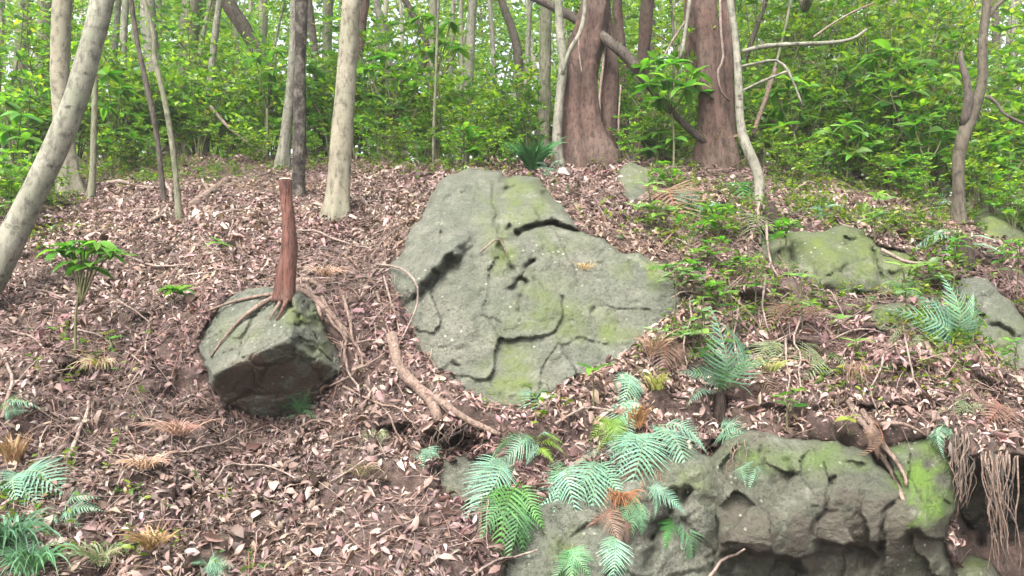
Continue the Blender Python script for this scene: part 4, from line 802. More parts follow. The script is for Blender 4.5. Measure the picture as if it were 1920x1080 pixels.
for i, (lab, pts, w, mt, d, u) in enumerate([
    ('pale tree cut by the picture edge', [(-6,170),(0,60),(2,0)], [14,15,15], B_PALE, 12, 5),
    ('greenish trunk beside the edge of the wood, mostly hidden by leaves', [(36,150),(44,60),(48,0)], [26,26,24], B_GREEN, 15, 5),
    ('brown trunk behind the flared pale tree', [(78,150),(84,60),(86,0)], [28,26,26], B_GREEN, 16, 5),
    ('slim grey trunk seen right past the leaning pale tree', [(240,335),(238,230),(232,100),(236,0)], [15,13,12,12], B_GREY, 11.5, 4),
    ('ring-marked grey trunk behind the twin saplings', [(292,190),(286,100),(276,0)], [32,30,28], B_GREY, 15, 5),
    ('wide brown trunk with a pale vine', [(345,180),(352,90),(360,0)], [36,36,36], B_GREEN, 15.5, 5),
    ('slanting pale pole tree between brown trunk and dark leaning one', [(384,292),(392,180),(404,60),(412,0)], [15,13,12,12], B_GREY, 12.5, 4),
    ('dark leaning trunk slanting toward the corner sky', [(532,190),(500,130),(468,70),(430,10),(420,-10)], [20,24,26,26,26], B_DARK, 13, 3),
    ('dark slim trunk close behind the flaking dark tree', [(596,200),(590,100),(578,0)], [15,15,15], B_DARK, 12, 4),
    ('brownish trunk seen over the stump, between dark and pale trees', [(612,120),(614,50),(616,0)], [18,18,18], B_GREEN, 15, 5),
    ('reddish dark trunk right behind the straight pale tree', [(672,120),(680,40),(684,0)], [16,17,17], B_RED, 13, 5),
    ('grey leaning trunk past the straight pale tree', [(730,130),(718,60),(706,0)], [16,15,14], B_GREY, 16, 5),
    ('dark trunk leaning over the leafy shrubs behind the huge boulder', [(788,250),(772,180),(800,90),(770,20),(760,0)], [16,15,13,12,12], B_DARK, 12.5, 3),
    ('pale upright trunk above the huge boulder', [(874,240),(880,120),(886,0)], [18,18,17], B_GREY, 12.5, 5),
    ('dark trunk that forks above the crest', [(974,150),(972,110),(962,60),(940,0)], [15,17,16,14], B_DARK, 13, 3),
    ('thin pale trunk next to the dark forked one', [(984,190),(990,90),(994,0)], [11,10,10], B_GREY, 13, 4),
    ('grey-green trunk close to the wavy pale tree', [(1020,225),(1022,110),(1024,0)], [24,23,22], B_GREEN, 11, 5),
    ('brown trunk peeping out behind the twin stems of the massive tree', [(1172,260),(1170,150),(1160,40),(1158,0)], [16,17,18,18], B_RED, 11, 5),
    ('dark reddish trunk between the massive and the fluted trees', [(1206,110),(1210,50),(1214,0)], [24,26,24], B_RED, 12, 5),
    ('far pale trunk lit among the bright green leaves', [(1612,240),(1640,170),(1664,90),(1674,0)], [18,17,16,16], B_PALE, 16, 5),
    ('thin slanting stem beside the curved pale tree', [(1412,250),(1430,190),(1452,130)], [9,8,6], B_GREEN, 9.5, 2),
    ('thin dark stem rising past the curved pale tree', [(1392,130),(1412,70),(1436,0)], [11,10,9], B_DARK, 10, 3),
    ('slim far trunk glimpsed in the leaves near the forked tree', [(1760,260),(1750,130),(1742,0)], [10,10,9], B_GREEN, 15, 4),
    ('slim pale trunk far behind the very thin sapling', [(842,240),(846,120),(850,0)], [9,9,8], B_GREY, 17, 4),
    ('slim far trunk between the boulder top and the forked dark one', [(930,230),(926,120),(918,0)], [10,9,9], B_GREY, 18, 4),
    ('far grey pole between the flared tree and twin saplings', [(208,260),(214,120),(222,0)], [12,11,11], B_GREY, 17, 4),
    ('far thin trunk left of the dark leaning one', [(448,250),(446,120),(440,0)], [10,9,9], B_GREEN, 18, 4),
    ('far thin trunk above the fallen log', [(478,280),(490,150),(500,0)], [11,10,10], B_GREEN, 17, 4)]):
    tree('tree', lab, pts, w, mt, d=d, up=u, crown=.9, group=BT, base_back=True, flare=.3, sides=12, lump=.1)
# bent and fallen limbs caught between the trunks
def hung(name, label, pts, ds, w, mat):
    q = P([p[0] for p in pts], [p[1] for p in pts], np.array(ds)); n = max(10, int(np.linalg.norm(np.diff(q, axis=0), axis=1).sum()/.08)); path = catmull(q, n); rad = np.interp(np.linspace(0, 1, n), np.linspace(0, 1, len(w)), w)/2*m_px(np.mean(ds))
    return tag(tube_obj(name, path, rad, mat, None, 9, .18, int(pts[0][0])), label, 'branch')
hung('fallen_limb', 'dark dead limb slanting down behind the massive tree to the fluted trunk', [(985,-12),(1040,14),(1095,45),(1135,72),(1180,112),(1230,175),(1285,235),(1325,268)], [9.6,9.5,9.3,8.75,8.7,8.7,8.75,8.7], [17,18,19,20,20,17,14,12], B_DARK)
hung('dead_branch', 'long bare branch reaching out level from behind the curved pale tree', [(1392,96),(1440,86),(1510,82),(1560,80),(1600,72),(1625,55)], [8.4,8.4,8.4,8.4,8.4,8.5], [8,9,8,8,7,5], B_GREY)
hung('dead_branch', 'thin branch arching below the long level bare one', [(1388,125),(1420,118),(1455,113),(1475,130),(1490,160),(1505,200)], [8.3]*6, [5,5,5,5,4,4], B_GREY)
hung('dead_branch', 'thin pale branch rising from the level bare one', [(1525,70),(1560,45),(1600,22),(1640,5)], [8.5]*4, [5,4,4,3], B_TWIG)
hung('dead_branch', 'thin slanting branch under the arching one', [(1388,172),(1430,152),(1480,132)], [8.3]*3, [5,5,4], B_GREY)
hung('dead_branch', 'slender broken stem propped in the leaves past the curved pale tree', [(1412,252),(1432,195),(1455,128)], [8.6]*3, [10,9,7], B_ROOT)
hung('dead_branch', 'bare stick leaning across the wood floor behind the cut stump', [(395,200),(430,240),(475,275),(490,290)], [11.6,11.5,11.4,11.3], [6,6,5,5], B_TWIG)

# ------------------------------------------------------------------ shrubs, understory trees, far wood
SHRUBS = [shrub_mesh(300, 1.7, .8, 6, 11), shrub_mesh(301, 1.3, .8, 6, 10, (.09, .17), 8), shrub_mesh(302, 2.4, .9, 6, 15, (.08, .14)), shrub_mesh(303, 1.0, .6, 5, 8, (.07, .13), 8, 1.1), shrub_mesh(304, 2.0, 1.0, 7, 13, (.07, .12), 6, .9)]
LAND = [(-20,'the pale tree at the picture edge'),(60,'the leaning pale tree'),(120,'the flared pale tree'),(178,'the thin brown trunk'),(270,'the dark slim sapling'),(330,'the grey sapling'),(400,'the slanting pole tree'),(480,'the dark leaning trunk'),(562,'the flaking dark tree'),(645,'the straight pale tree'),(730,'the grey leaning trunk'),(815,'the very thin sapling'),(880,'the upright trunk above the boulder'),(965,'the dark forked trunk'),(1047,'the wavy pale tree'),(1095,'the massive reddish tree'),(1150,'the second stem of the massive tree'),(1212,'the dark reddish trunk'),(1335,'the fluted tree'),(1390,'the curved pale tree'),(1500,'the level bare branch'),(1590,'the bare branch tip'),(1660,'the far pale trunk'),(1740,'the snapped stem of the forked tree'),(1830,'the forked tree'),(1920,'the dark side branch of the forked tree'),(2000,'the last tall shrub')]
ORD = ['nearest', 'second', 'third', 'fourth', 'fifth', 'sixth', 'seventh', 'eighth', 'ninth']
def ranked_labels(spots, what):
    by = {}
    for i, (px, d) in enumerate(spots): by.setdefault(min(LAND, key=lambda q: abs(q[0]-px))[1], []).append((d, i))
    out = {}
    for k, v in by.items():
        for n, (d, i) in enumerate(sorted(v)): out[i] = f'{what}, {ORD[n]} one back behind {k}' if len(v) > 1 else f'{what}, the only one behind {k}'
    return out
def put_shrub(v, loc, s, rz, label, group, name='shrub'):
    st, fo = SHRUBS[v]; t = thing(name, label, 'shrub', loc, group); t.scale = (s,)*3; t.rotation_euler = (0, 0, rz)
    for m in st: link('stem', m, t)
    link('foliage', fo, t); return t
def ground_at(px, d):
    """forest-floor point behind the crest"""
    yr = float(np.interp(px, _rx, _rW[:, 1])); y = max(d, yr+.1); return back_pt(px, y)
SG = 'broad-leaved shrubs behind the crest'
rs = np.random.default_rng(12)
for (px, d, v, s, lab) in [
    (1248, 8.75, 0, .85, 'bright shrub with leaf rosettes between the massive and the fluted tree'),
    (1236, 9.6, 3, .8, 'low bright shrub at the foot of the massive tree'),
    (868, 9.4, 3, .75, 'small bright shrub behind the very top of the huge boulder'),
    (720, 10.6, 2, .9, 'tall leafy shrub past the straight pale tree'), (690, 12, 0, 1.1, 'shrub tucked behind the straight pale tree'), (790, 11.6, 4, 1.0, 'shrub beneath the leaning dark trunk'),
    (950, 11.5, 4, .8, 'thin shrub under the dark forked trunk'), (590, 12.2, 1, 1.0, 'shrub showing between the flaking dark tree and the straight pale one'), (480, 12.4, 0, 1.1, 'shrub below the dark leaning trunk'),
    (420, 12.4, 4, .9, 'shrub by the slanting pole tree'), (350, 12.4, 2, .9, 'tall shrub under the wide brown trunk'), (265, 11.5, 1, 1.1, 'dark glossy shrub behind the twin saplings'), (215, 10.6, 0, 1.0, 'shrub between the flared pale tree and the twin saplings'),
    (150, 8.4, 3, .55, 'low leafy shrub at the foot of the flared pale tree'), (60, 10.5, 4, 1.0, 'shrub behind the leaning pale tree'), (20, 9.2, 1, .9, 'shrub at the picture edge below the leaning pale tree'), (95, 12, 2, 1.0, 'taller shrub behind the edge shrubs'),
    (1410, 10.2, 1, 1.0, 'shrub behind the curved pale tree'), (1480, 9.6, 4, 1.0, 'shrub beneath the long level bare branch'), (1550, 9.4, 0, .95, 'shrub on the crest above the green outcrop'), (1620, 9.5, 1, 1.1, 'big-leaved shrub behind the ferny crest'),
    (1690, 9.0, 4, 1.0, 'fine-leaved shrub left of the forked tree'), (1740, 8.7, 0, 1.0, 'bright shrub close to the forked tree'), (1880, 9.0, 1, 1.0, 'bright shrub beyond the forked tree'), (1930, 8.6, 0, 1.0, 'shrub at the outer edge beyond the forked tree'),
    (1500, 11.5, 2, 1.2, 'tall shrub in the bright thicket past the fluted tree'), (1590, 11.5, 2, 1.2, 'tall shrub in the middle of the bright thicket'), (1680, 11.2, 2, 1.3, 'tall shrub in the bright thicket near the far pale trunk'), (1770, 11, 2, 1.3, 'tall shrub in the bright thicket behind the forked tree'), (1860, 11, 2, 1.3, 'tall shrub of the bright thicket beyond the forked tree'), (1950, 11, 2, 1.3, 'last tall shrub of the bright thicket'),
    (1450, 8.95, 3, 1.0, 'low bright shrub hugging the crest beside the curved pale tree'), (1520, 8.9, 3, 1.1, 'low bright shrub on the crest over the green outcrop'), (1590, 8.7, 1, .8, 'large-leaved low shrub on the crest over the green outcrop'), (1665, 8.5, 0, .8, 'leafy shrub on the crest over the end of the outcrop'), (1725, 8.3, 3, 1.1, 'low bushy shrub hard by the forked tree'), (1770, 9.3, 2, .9, 'upright shrub directly behind the forked tree'), (1840, 8.6, 0, .85, 'bushy shrub filling the gap past the forked tree'), (1900, 9.6, 2, 1.0, 'tall shrub beyond the mossy stone'),
    (1430, 11.2, 2, 1.2, 'tall shrub behind the dead branches'), (1545, 10.4, 2, 1.1, 'upright shrub under the tip of the level bare branch'), (1640, 10.2, 2, 1.15, 'upright shrub by the far pale trunk'), (1720, 10, 4, 1.2, 'rounded shrub in the thicket beside the forked tree'), (1820, 10, 4, 1.2, 'rounded shrub in the thicket past the forked tree'),
    (745, 9.9, 3, 1.0, 'low bright shrub between straight pale tree and boulder top'), (660, 11, 3, 1.1, 'low shrub at the back foot of the straight pale tree'), (820, 10.3, 0, .8, 'shrub around the very thin sapling'), (910, 10.2, 3, .9, 'low shrub on the crest over the boulder top'), (1000, 10.6, 0, .8, 'shrub left of the massive tree'), (1180, 10.2, 0, .9, 'shrub behind the second stem of the massive tree'), (1270, 10, 1, .9, 'shrub behind the dead slanting limb'),
    (540, 12, 3, 1.2, 'low shrub behind the flaking dark tree'), (390, 12.2, 3, 1.2, 'low shrub at the foot of the slanting pole tree'), (310, 12, 1, 1.0, 'large-leaved shrub behind the grey sapling'), (180, 9.8, 1, .9, 'large-leaved shrub behind the thin brown trunk'), (110, 9.6, 0, .8, 'shrub behind the flared pale tree'), (-20, 10.5, 2, 1.1, 'tall shrub cut by the picture edge'), (45, 8.7, 3, .8, 'low shrub under the leaning pale tree'),
    (1640, 8.4, 3, .7, 'small shrub on the crest among ferns'), (1830, 7.95, 3, .7, 'small shrub at the foot of the forked tree'), (1905, 7.9, 3, .8, 'small shrub by the mossy stone')]:
    put_shrub(v, ground_at(px, d), s, rs.uniform(0, 6.28), lab, SG)
for i, (px, py, v, sc) in enumerate([(1465,335,3,.55),(1500,348,1,.4),(1545,346,3,.5),(1590,358,3,.45),(1640,366,1,.42),(1690,378,3,.5),(1735,392,3,.42),(1900,428,3,.5),(1925,440,1,.4),(1870,405,3,.5),(10,415,1,.5),(55,395,3,.55),(95,395,3,.4),(205,335,3,.6),(245,322,1,.5),(290,312,3,.55),(425,312,3,.5),(475,308,1,.45),(520,306,3,.5),(590,312,3,.5),(700,312,3,.55),(745,314,1,.45),(790,322,3,.5),(845,322,3,.45),(905,320,3,.4),(960,318,3,.4),(1190,305,3,.5),(1225,305,1,.4),(1400,318,3,.45)]):
    names = ['beside the curved pale tree','two steps past the curved pale tree','above the near end of the green outcrop','above the middle of the green outcrop','above the far end of the green outcrop','one step short of the forked tree','touching the forked tree','by the mossy stone','at the outer edge by the mossy stone','behind the forked tree foot','at the picture edge under the leaning tree','in the crook of the leaning tree','at the foot of the flared pale tree','by the thin brown trunk','just short of the twin saplings','at the twin saplings','past the fallen log','where the branch rests on the log','behind the cut stump','between the flaking dark tree and the pale one','just past the straight pale tree','two steps past the straight pale tree','by the very thin sapling','over the boulder top, nearer the sapling','over the boulder top, in its middle','over the boulder top, nearer the massive tree','at the back of the massive tree','under the slanting dead limb','between the fluted and the curved tree']
    put_shrub(v, P(px, py+6, float(surf(px, py)[0])), sc, rs.uniform(0, 6.28), 'small leafy bush on the crest ' + names[i], 'low bushes spilling over the crest', 'bush')
lowspots = [(60+k*39+rs.uniform(-14, 14), rs.uniform(10.6, 14.5)) for k in range(48)]; LL = ranked_labels(lowspots, 'low bright bush')
for i, (px, d) in enumerate(lowspots):
    if 1060 < px < 1180 and d < 11: d = 11.5
    put_shrub([3, 1, 0][i % 3], ground_at(px, d), rs.uniform(.8, 1.15), rs.uniform(0, 6.28), LL[i], 'low bushes on the wood floor', 'bush')
def understory(seed, H):
    r = np.random.default_rng(seed); path = catmull(np.array([(0, 0, -.3), (r.normal(0, .1), r.normal(0, .1), H*.4), (r.normal(0, .3), r.normal(0, .3), H)]), 20)
    V, T, Q = tube(path, np.linspace(.045, .012, 20), 7, .1, seed); tr = mk_mesh('trunk', V, [T, Q], B_GREEN); ac = Acc(); br = []
    PP, XX = [], []
    for b in range(30):
        f = r.uniform(.12, 1); q = path[int(f*19)]; a = r.uniform(0, 6.28); L = r.uniform(.5, 1.5)*(1.15-f*.6); e = q+np.array((math.cos(a)*L, math.sin(a)*L, r.uniform(-.1, .6)))
        p = catmull(np.array([q, (q+e)/2+(0, 0, .08), e]), 7); V, T, Q = tube(p, np.linspace(.013, .004, 7), 4); br.append((V, T, Q))
        for k in range(60):
            u = r.uniform(.35, 1.05); c = p[min(int(u*6), 6)] + r.normal(0, .15, 3)*np.array((1, 1, .6)); PP.append(c); v = rdir(1, r)[0]; v[2] = v[2]*.4-.1; XX.append(v)
    bs = []
    for V, T, Q in br[:12]: bs.append(mk_mesh('branch', V, [T, Q], B_GREEN))
    add_leaves(ac, np.array(PP), np.array(XX), r, (.07, .15), 1.1); return tr, bs, ac.mesh('crown', M_LEAF)
UNDER = [understory(400+i, h) for i, h in enumerate((4.2, 5.2, 6.2, 5.0))]
UG = 'leafy understory trees in the wood'
ru = np.random.default_rng(31); spots = []
for d in np.arange(12.5, 31, 1.15):
    n = 3
    for k in range(n):
        px = -150 + (k+ru.uniform(.05, .95))*2220/n
        if 830 < px < 1060 and d < 20: continue
        if px > 1380 and d < 12: continue
        spots.append((px, d+ru.uniform(-.4, .4)))
UL = ranked_labels(spots, 'slender understory tree')
for i_, (px, d) in enumerate(spots):
    tr, bs, cr = UNDER[ru.integers(0, 4)]; t = thing('understory_tree', UL[i_], 'tree', back_pt(px, d), UG); s = ru.uniform(.85, 1.35)*(1+.03*(d-12)); t.scale = (s,)*3; t.rotation_euler = (0, 0, ru.uniform(0, 6.28))
    link('trunk', tr, t); link('crown', cr, t)
    for b in bs: link('branch', b, t)
# tall slim trunks of the deeper wood
FG = 'tall trunks deep in the wood'
def deep_trunk(seed, mat):
    r = np.random.default_rng(seed); p = catmull(np.array([(0, 0, -.5), (r.normal(0, .15), r.normal(0, .15), 4), (r.normal(0, .4), r.normal(0, .4), 9), (r.normal(0, .7), r.normal(0, .7), 14)]), 24); V, T, Q = tube(p, np.linspace(.13, .06, 24), 9, .1, seed); return mk_mesh('trunk', V, [T, Q], mat), p[-1]
DEEP = [deep_trunk(500, B_GREY), deep_trunk(501, B_GREEN), deep_trunk(502, B_PALE), deep_trunk(503, B_DARK), deep_trunk(504, B_GREEN), deep_trunk(505, B_GREY)]
THIN = [cloud_mesh(220+i, 260, (2.2, 2.2, 1.5), (.14, .24), 1.0, 18)[0] for i in range(2)]
dspots = [(-150 + (i+ru.uniform(.1, .9))*2220/46, ru.uniform(15, 38)) for i in range(46)]; DL = ranked_labels(dspots, 'tall slim trunk')
for i, (px, d) in enumerate(dspots):
    v = ru.integers(0, 6); me, tp = DEEP[v]; t = thing('tall_tree', DL[i], 'tree', back_pt(px, d), FG); s = ru.uniform(.6, 1.3); t.scale = (s, s, 1); t.rotation_euler = (0, 0, ru.uniform(0, 6.28))
    link('trunk', me, t); o = link('crown', THIN[i % 2], t); o.location = tp; o.scale = (1.1/s*1.1, 1.1/s*1.1, 1.2)
def far_wood():
    r = np.random.default_rng(77); ac = Acc(); n = 72000; y = r.uniform(33, 46, n); px = r.uniform(-300, 2220, n); cz = back_z(px, y)
    c = np.stack([(px-960)/960*TH*y, y, cz + r.uniform(0, 1, n)**.9*17], -1); den = fbm(c*.42, 5, 3); m = den > -.4; c = c[m]; X = rdir(len(c), r); X[:, 2] *= .5
    add_leaves(ac, c, X, r, (.3, .6), 1.1, .04); o = link('far_wood', ac.mesh('far_wood', M_CROWN)); tag(o, 'far leafy wood closing the view behind all the trunks', None, kind='stuff')
far_wood()

# ------------------------------------------------------------------ ferns
def frond_mesh(seed, col, pairs=19, width=.36, arch=.16, tipdroop=.22, cup=.12, stalk=.16, base_w=.75, lobes=5):
    r = np.random.default_rng(seed); ac = Acc()
    def axis(t): return np.array((t*(1-.06*t), .02*math.sin(t*5+seed), arch*4*t*(1-t)*.6 - tipdroop*max(t-.35, 0)**2))
    pts = np.array([axis(t) for t in np.linspace(0, 1, 14)]); V, T, Q = tube(pts, np.linspace(.011, .003, 14), 4, cap=False); ac.add(V, T, Q, np.array(col)*np.array((1.5, 1.0, .8)))
    for i in range(pairs):
        f = i/(pairs-1); t = stalk + (1-stalk)*f**.93; c = axis(t); prof = (base_w + (1-base_w)*min(f/.14, 1))*(1-max(f-.12, 0)/.88)**.95 + .035; tan = axis(min(t+.02, 1)) - axis(t-.02); tan /= np.linalg.norm(tan)
        for s in (-1, 1):
            L = width*prof*r.uniform(.88, 1.08); w = min((1-stalk)/pairs*.37, .05)*(1.0 if prof > .2 else .7); ang = math.radians(64 - 22*f + r.normal(0, 3)); dv = tan*math.cos(ang) + np.array((0, s, 0))*math.sin(ang); dv[2] += cup*(1 if r.uniform() < .9 else -1)*.4
            n = lobes if prof > .25 else 3; k = np.linspace(0, 1, 2*n+1); mid = c + dv[None]*L*k[:, None]; mid[:, 2] -= (.06+r.uniform(0, .2))*L*k**2; mid += tan*L*.16*(k**2)[:, None]; side = np.cross((0, 0, 1.0), dv); side /= np.linalg.norm(side)
            ww = w*np.where(np.arange(2*n+1) % 2, 1.0, .62)*(1-.85*k)*r.uniform(.9, 1.1, 2*n+1); sh = dv[None]*(ww*.5)[:, None]; m_ = 2*n+1; V = np.concatenate([mid, mid+side*ww[:, None]+sh, mid-side*ww[:, None]+sh]); a = np.arange(2*n)
            Q = np.concatenate([np.stack([a, a+1, m_+a+1, m_+a], -1), np.stack([a+1, a, 2*m_+a, 2*m_+a+1], -1)]); ac.add(V, None, Q, np.array(col)*r.uniform(.8, 1.2)*(1+r.normal(0, .04, 3)))
    return ac.mesh('frond', M_FERN, smooth=False)
TEAL = (.15, .285, .20); MID = (.10, .225, .11); LIME = (.13, .25, .03); RICH = (.05, .16, .035); OLD = (.16, .20, .11)
FR = {n: [frond_mesh(600+10*i+j, c, 15+j, .28+.05*j, .16+.08*j, .35+.2*j) for j in range(3)] for i, (n, c) in enumerate((('teal', TEAL), ('mid', MID), ('lime', LIME), ('rich', RICH), ('old', OLD), ('dead', (.165, .105, .078))))}
def frond_obj(parent, b, t, kind, face, j=None, name='frond'):
    X = t-b; L = np.linalg.norm(X); Rm = basis(X[None], np.asarray(face, float)[None])[0]; o = link(name, FR[kind][j], parent)
    wid = 1.0; o.matrix_basis = Matrix.Translation(b - np.array(parent.location)) @ Matrix(Rm.tolist()).to_4x4() @ Matrix.Diagonal((L, L*wid, L, 1)); return o
rf = np.random.default_rng(9)
def fern(label, base, tips, kind='teal', out=.14, lift=.02, face=(0, -.75, .65), group='ferns on the bank'):
    d = float(surf(*base)[0]) - lift; b = P(base[0], base[1], d); t = thing('fern', label, 'fern', b, group)
    for i, tp in enumerate(tips):
        k = tp[2] if len(tp) > 2 else kind; tp = (base[0]+(tp[0]-base[0])*1.10, base[1]+(tp[1]-base[1])*1.10); dt = min(d - out*rf.uniform(.6, 1.3), float(surf(tp[0], min(tp[1], 1110))[0]) - .05); q = P(tp[0], tp[1], dt); f = np.array(face)+rf.normal(0, .32, 3)
        frond_obj(t, b + rf.normal(0, .008, 3), q, k, f, rf.integers(0, 3))
fern('pale bluish fern with broad fronds drooping in the middle of the fern bank', (1200,815), [(1178,930),(1222,905),(1150,890),(1140,850)], 'teal', .16)
fern('fern with one long frond pointing straight down in the fern bank', (1130,862), [(1104,975),(1070,955),(1160,930),(1092,850)], 'teal', .16)
fern('spreading fern at the inner side of the fern bank', (1068,875), [(1002,960),(1040,950),(1020,905,'mid'),(1075,960)], 'teal', .15)
fern('long pale frond fern at the outer edge of the fern bank', (935,858), [(872,985),(900,955),(880,910),(960,900)], 'teal', .16)
fern('lush deep green fern over the pale rock face', (972,905), [(905,985),(930,1035),(985,1030),(1018,985),(955,1010)], 'rich', .22)
fern('second green fern tangled in the lush deep green one', (950,930), [(905,1000),(965,1045),(1000,1005)], 'mid', .26)
fern('pale fern spread flat along the lip of the leaf ledge', (1010,828), [(910,850),(930,870),(985,868),(1040,812),(960,835)], 'teal', .12, face=(0, -.4, .9))
fern('bright lime fern on the lip behind the pale flat one', (1005,835), [(1055,838),(1035,860),(985,815),(1050,815)], 'lime', .1, face=(0, -.4, .9))
fern('fern with two wide fronds reaching toward the dark opening', (1232,800), [(1296,888),(1328,832),(1270,860),(1215,830)], 'teal', .16)
fern('small fern below the two wide fronds', (1215,915), [(1285,958),(1260,930),(1235,965)], 'teal', .12)
fern('narrow fern hanging between root strands', (1196,930), [(1182,1010),(1206,1000),(1165,985)], 'mid', .12)
fern('fern hanging lowest on the pale rock face, frond curled at its tip', (1258,970), [(1308,1062),(1290,1020),(1250,1020,'rich')], 'mid', .12)
fern('thin fern dangling at the bottom of the fern bank', (1152,1000), [(1148,1095),(1165,1070),(1130,1060)], 'teal', .1)
fern('clump of fern on the lower pale rock face', (1070,1025), [(1040,1090),(1102,1078),(1075,1100),(1050,1060,'rich'),(1110,1050)], 'mid', .12)
fern('upright narrow fern in front of the huge boulder foot', (1185,700), [(1165,765),(1195,760),(1150,730),(1205,690)], 'teal', .1)
fern('fern just under the upright narrow one', (1172,752), [(1150,818),(1180,820),(1195,790)], 'teal', .12)
fern('yellow-green fern above the fern bank', (1145,785), [(1128,850),(1160,845),(1110,820),(1175,820)], 'lime', .12)
fern('fern leaning out from the dark stub', (1350,815), [(1405,810),(1380,790),(1395,830)], 'teal', .12)
fern('tiny fern growing on the craggy rock face', (1398,872), [(1412,908),(1428,880),(1390,900)], 'teal', .07)
fern('tall fern clump around the dark stub on the ledge', (1348,735), [(1285,690),(1312,640),(1355,600),(1392,612),(1420,665,'mid'),(1408,725),(1290,745),(1375,660,'rich')], 'teal', .2, face=(0, -.6, .6))
fern('big airy fern before the smooth slab', (1785,640), [(1700,575),(1712,605),(1735,545),(1790,525),(1838,560),(1745,625),(1840,600),(1765,570,'mid')], 'teal', .14, face=(0, -.8, .5))
fern('fern spreading level at the foot of the forked tree', (1800,462), [(1705,455),(1738,432),(1885,470),(1860,440),(1760,480)], 'teal', .14, face=(0, -.4, .9))
fern('pale fern frond raised behind the forked tree foot', (1785,395), [(1722,358),(1745,375)], 'teal', .08, face=(0, -.3, .9))
fern('bright upright fern on the crest', (1612,412), [(1605,372),(1625,380),(1590,395)], 'lime', .06, face=(0, -.9, .3))
fern('bluish fern below the curved pale tree', (1545,400), [(1520,385),(1575,380),(1530,415),(1585,405),(1550,370)], 'teal', .08)
fern('fern sprawling on the crest between the bluish and the bright one', (1660,410), [(1630,405),(1700,395),(1690,420),(1650,430)], 'old', .08)
fern('fern below the fluted tree', (1318,390), [(1252,366),(1270,385),(1290,410),(1350,380)], 'teal', .1)
fern('dark fern beside the curved pale tree', (1395,355), [(1375,330),(1410,335),(1390,385),(1415,365)], 'rich', .08)
fern('fern over the edge of the green outcrop', (1425,410), [(1395,440),(1460,425),(1410,455)], 'old', .1)
fern('grey fern matted along the upper ledge', (1540,670), [(1475,690),(1500,715),(1560,715),(1600,690),(1520,640)], 'old', .1)
fern('fern on the ledge below the big airy one', (1710,625), [(1660,640),(1690,655),(1740,660)], 'old', .1)
fern('small dark fern on the mossy ledge stone', (1690,540), [(1660,530),(1715,525),(1680,560),(1710,560)], 'rich', .08)
fern('fern clinging under the ledge next to the hanging roots', (1778,795), [(1758,848),(1790,840),(1750,820)], 'teal', .1)
fern('flat fern over the ledge lip above the root bundles', (1820,755), [(1762,768),(1790,780),(1850,770),(1800,740)], 'old', .1)
fern('fern at the foot of the smooth slab', (1850,690), [(1820,660),(1870,670),(1840,720)], 'old', .1)
fern('fern growing at the foot of the angular boulder', (562,778), [(531,752),(540,735),(556,728),(575,735),(590,752),(592,775),(535,782)], 'mid', .12)
fern('big pale fern in the lower corner of the slope', (40,885), [(25,955),(68,950),(125,932),(-15,930),(110,900),(-20,890)], 'teal', .2)
fern('small pale fern above the straw tuft', (12,775), [(58,748),(30,742),(40,770)], 'teal', .1)
fern('low fern past the big pale corner fern', (120,960), [(165,925),(180,950),(150,985),(100,985)], 'teal', .12)
fern('fern at the very bottom of the leaf slope', (390,1065), [(360,1050),(420,1055),(400,1090),(430,1080)], 'teal', .1)
fern('corner fern below the grass tuft', (10,1030), [(45,1060),(60,1030),(20,1085)], 'teal', .15)
fern('tiny fern at the edge of the dark hollow', (795,842), [(815,872),(822,850),(790,868)], 'teal', .08)
fern('small fern in the roots beside the dark hollow', (705,815), [(680,822),(715,835),(730,815)], 'old', .07)
fern('pale fern tuft at the bottom tip of the huge boulder', (1010,745), [(980,775),(1030,735),(995,790),(1045,760)], 'teal', .08)
fern('drooping fern under the upper edge of the ledge', (1440,640), [(1420,690),(1455,685),(1475,660)], 'old', .1)
fern('fern poking up on the crest behind the huge boulder', (1030,318), [(1005,300),(1050,298),(1020,335)], 'teal', .1)

for i, (x, y, lab) in enumerate([(1255,640,'brown withered fern at the lower shoulder of the huge boulder'),(1420,690,'brown withered fern past the tall fern clump'),(1800,690,'brown withered fern below the smooth slab'),(1205,870,'brown withered fern between the pale fronds'),(1480,570,'brown withered fern under the green outcrop'),(1250,360,'brown withered fern below the slanting dead limb'),(1150,950,'brown withered fern low on the pale rock face'),(1870,760,'brown withered fern above the longest root bundle'),(1640,790,'brown withered fern above the stout roots')]):
    r = np.random.default_rng(70+i); fern(lab, (x, y), [(x+r.uniform(-55, 55), y+r.uniform(20, 75)) for k in range(4)], 'dead', .07, face=(0, -.8, .5), group='withered ferns')

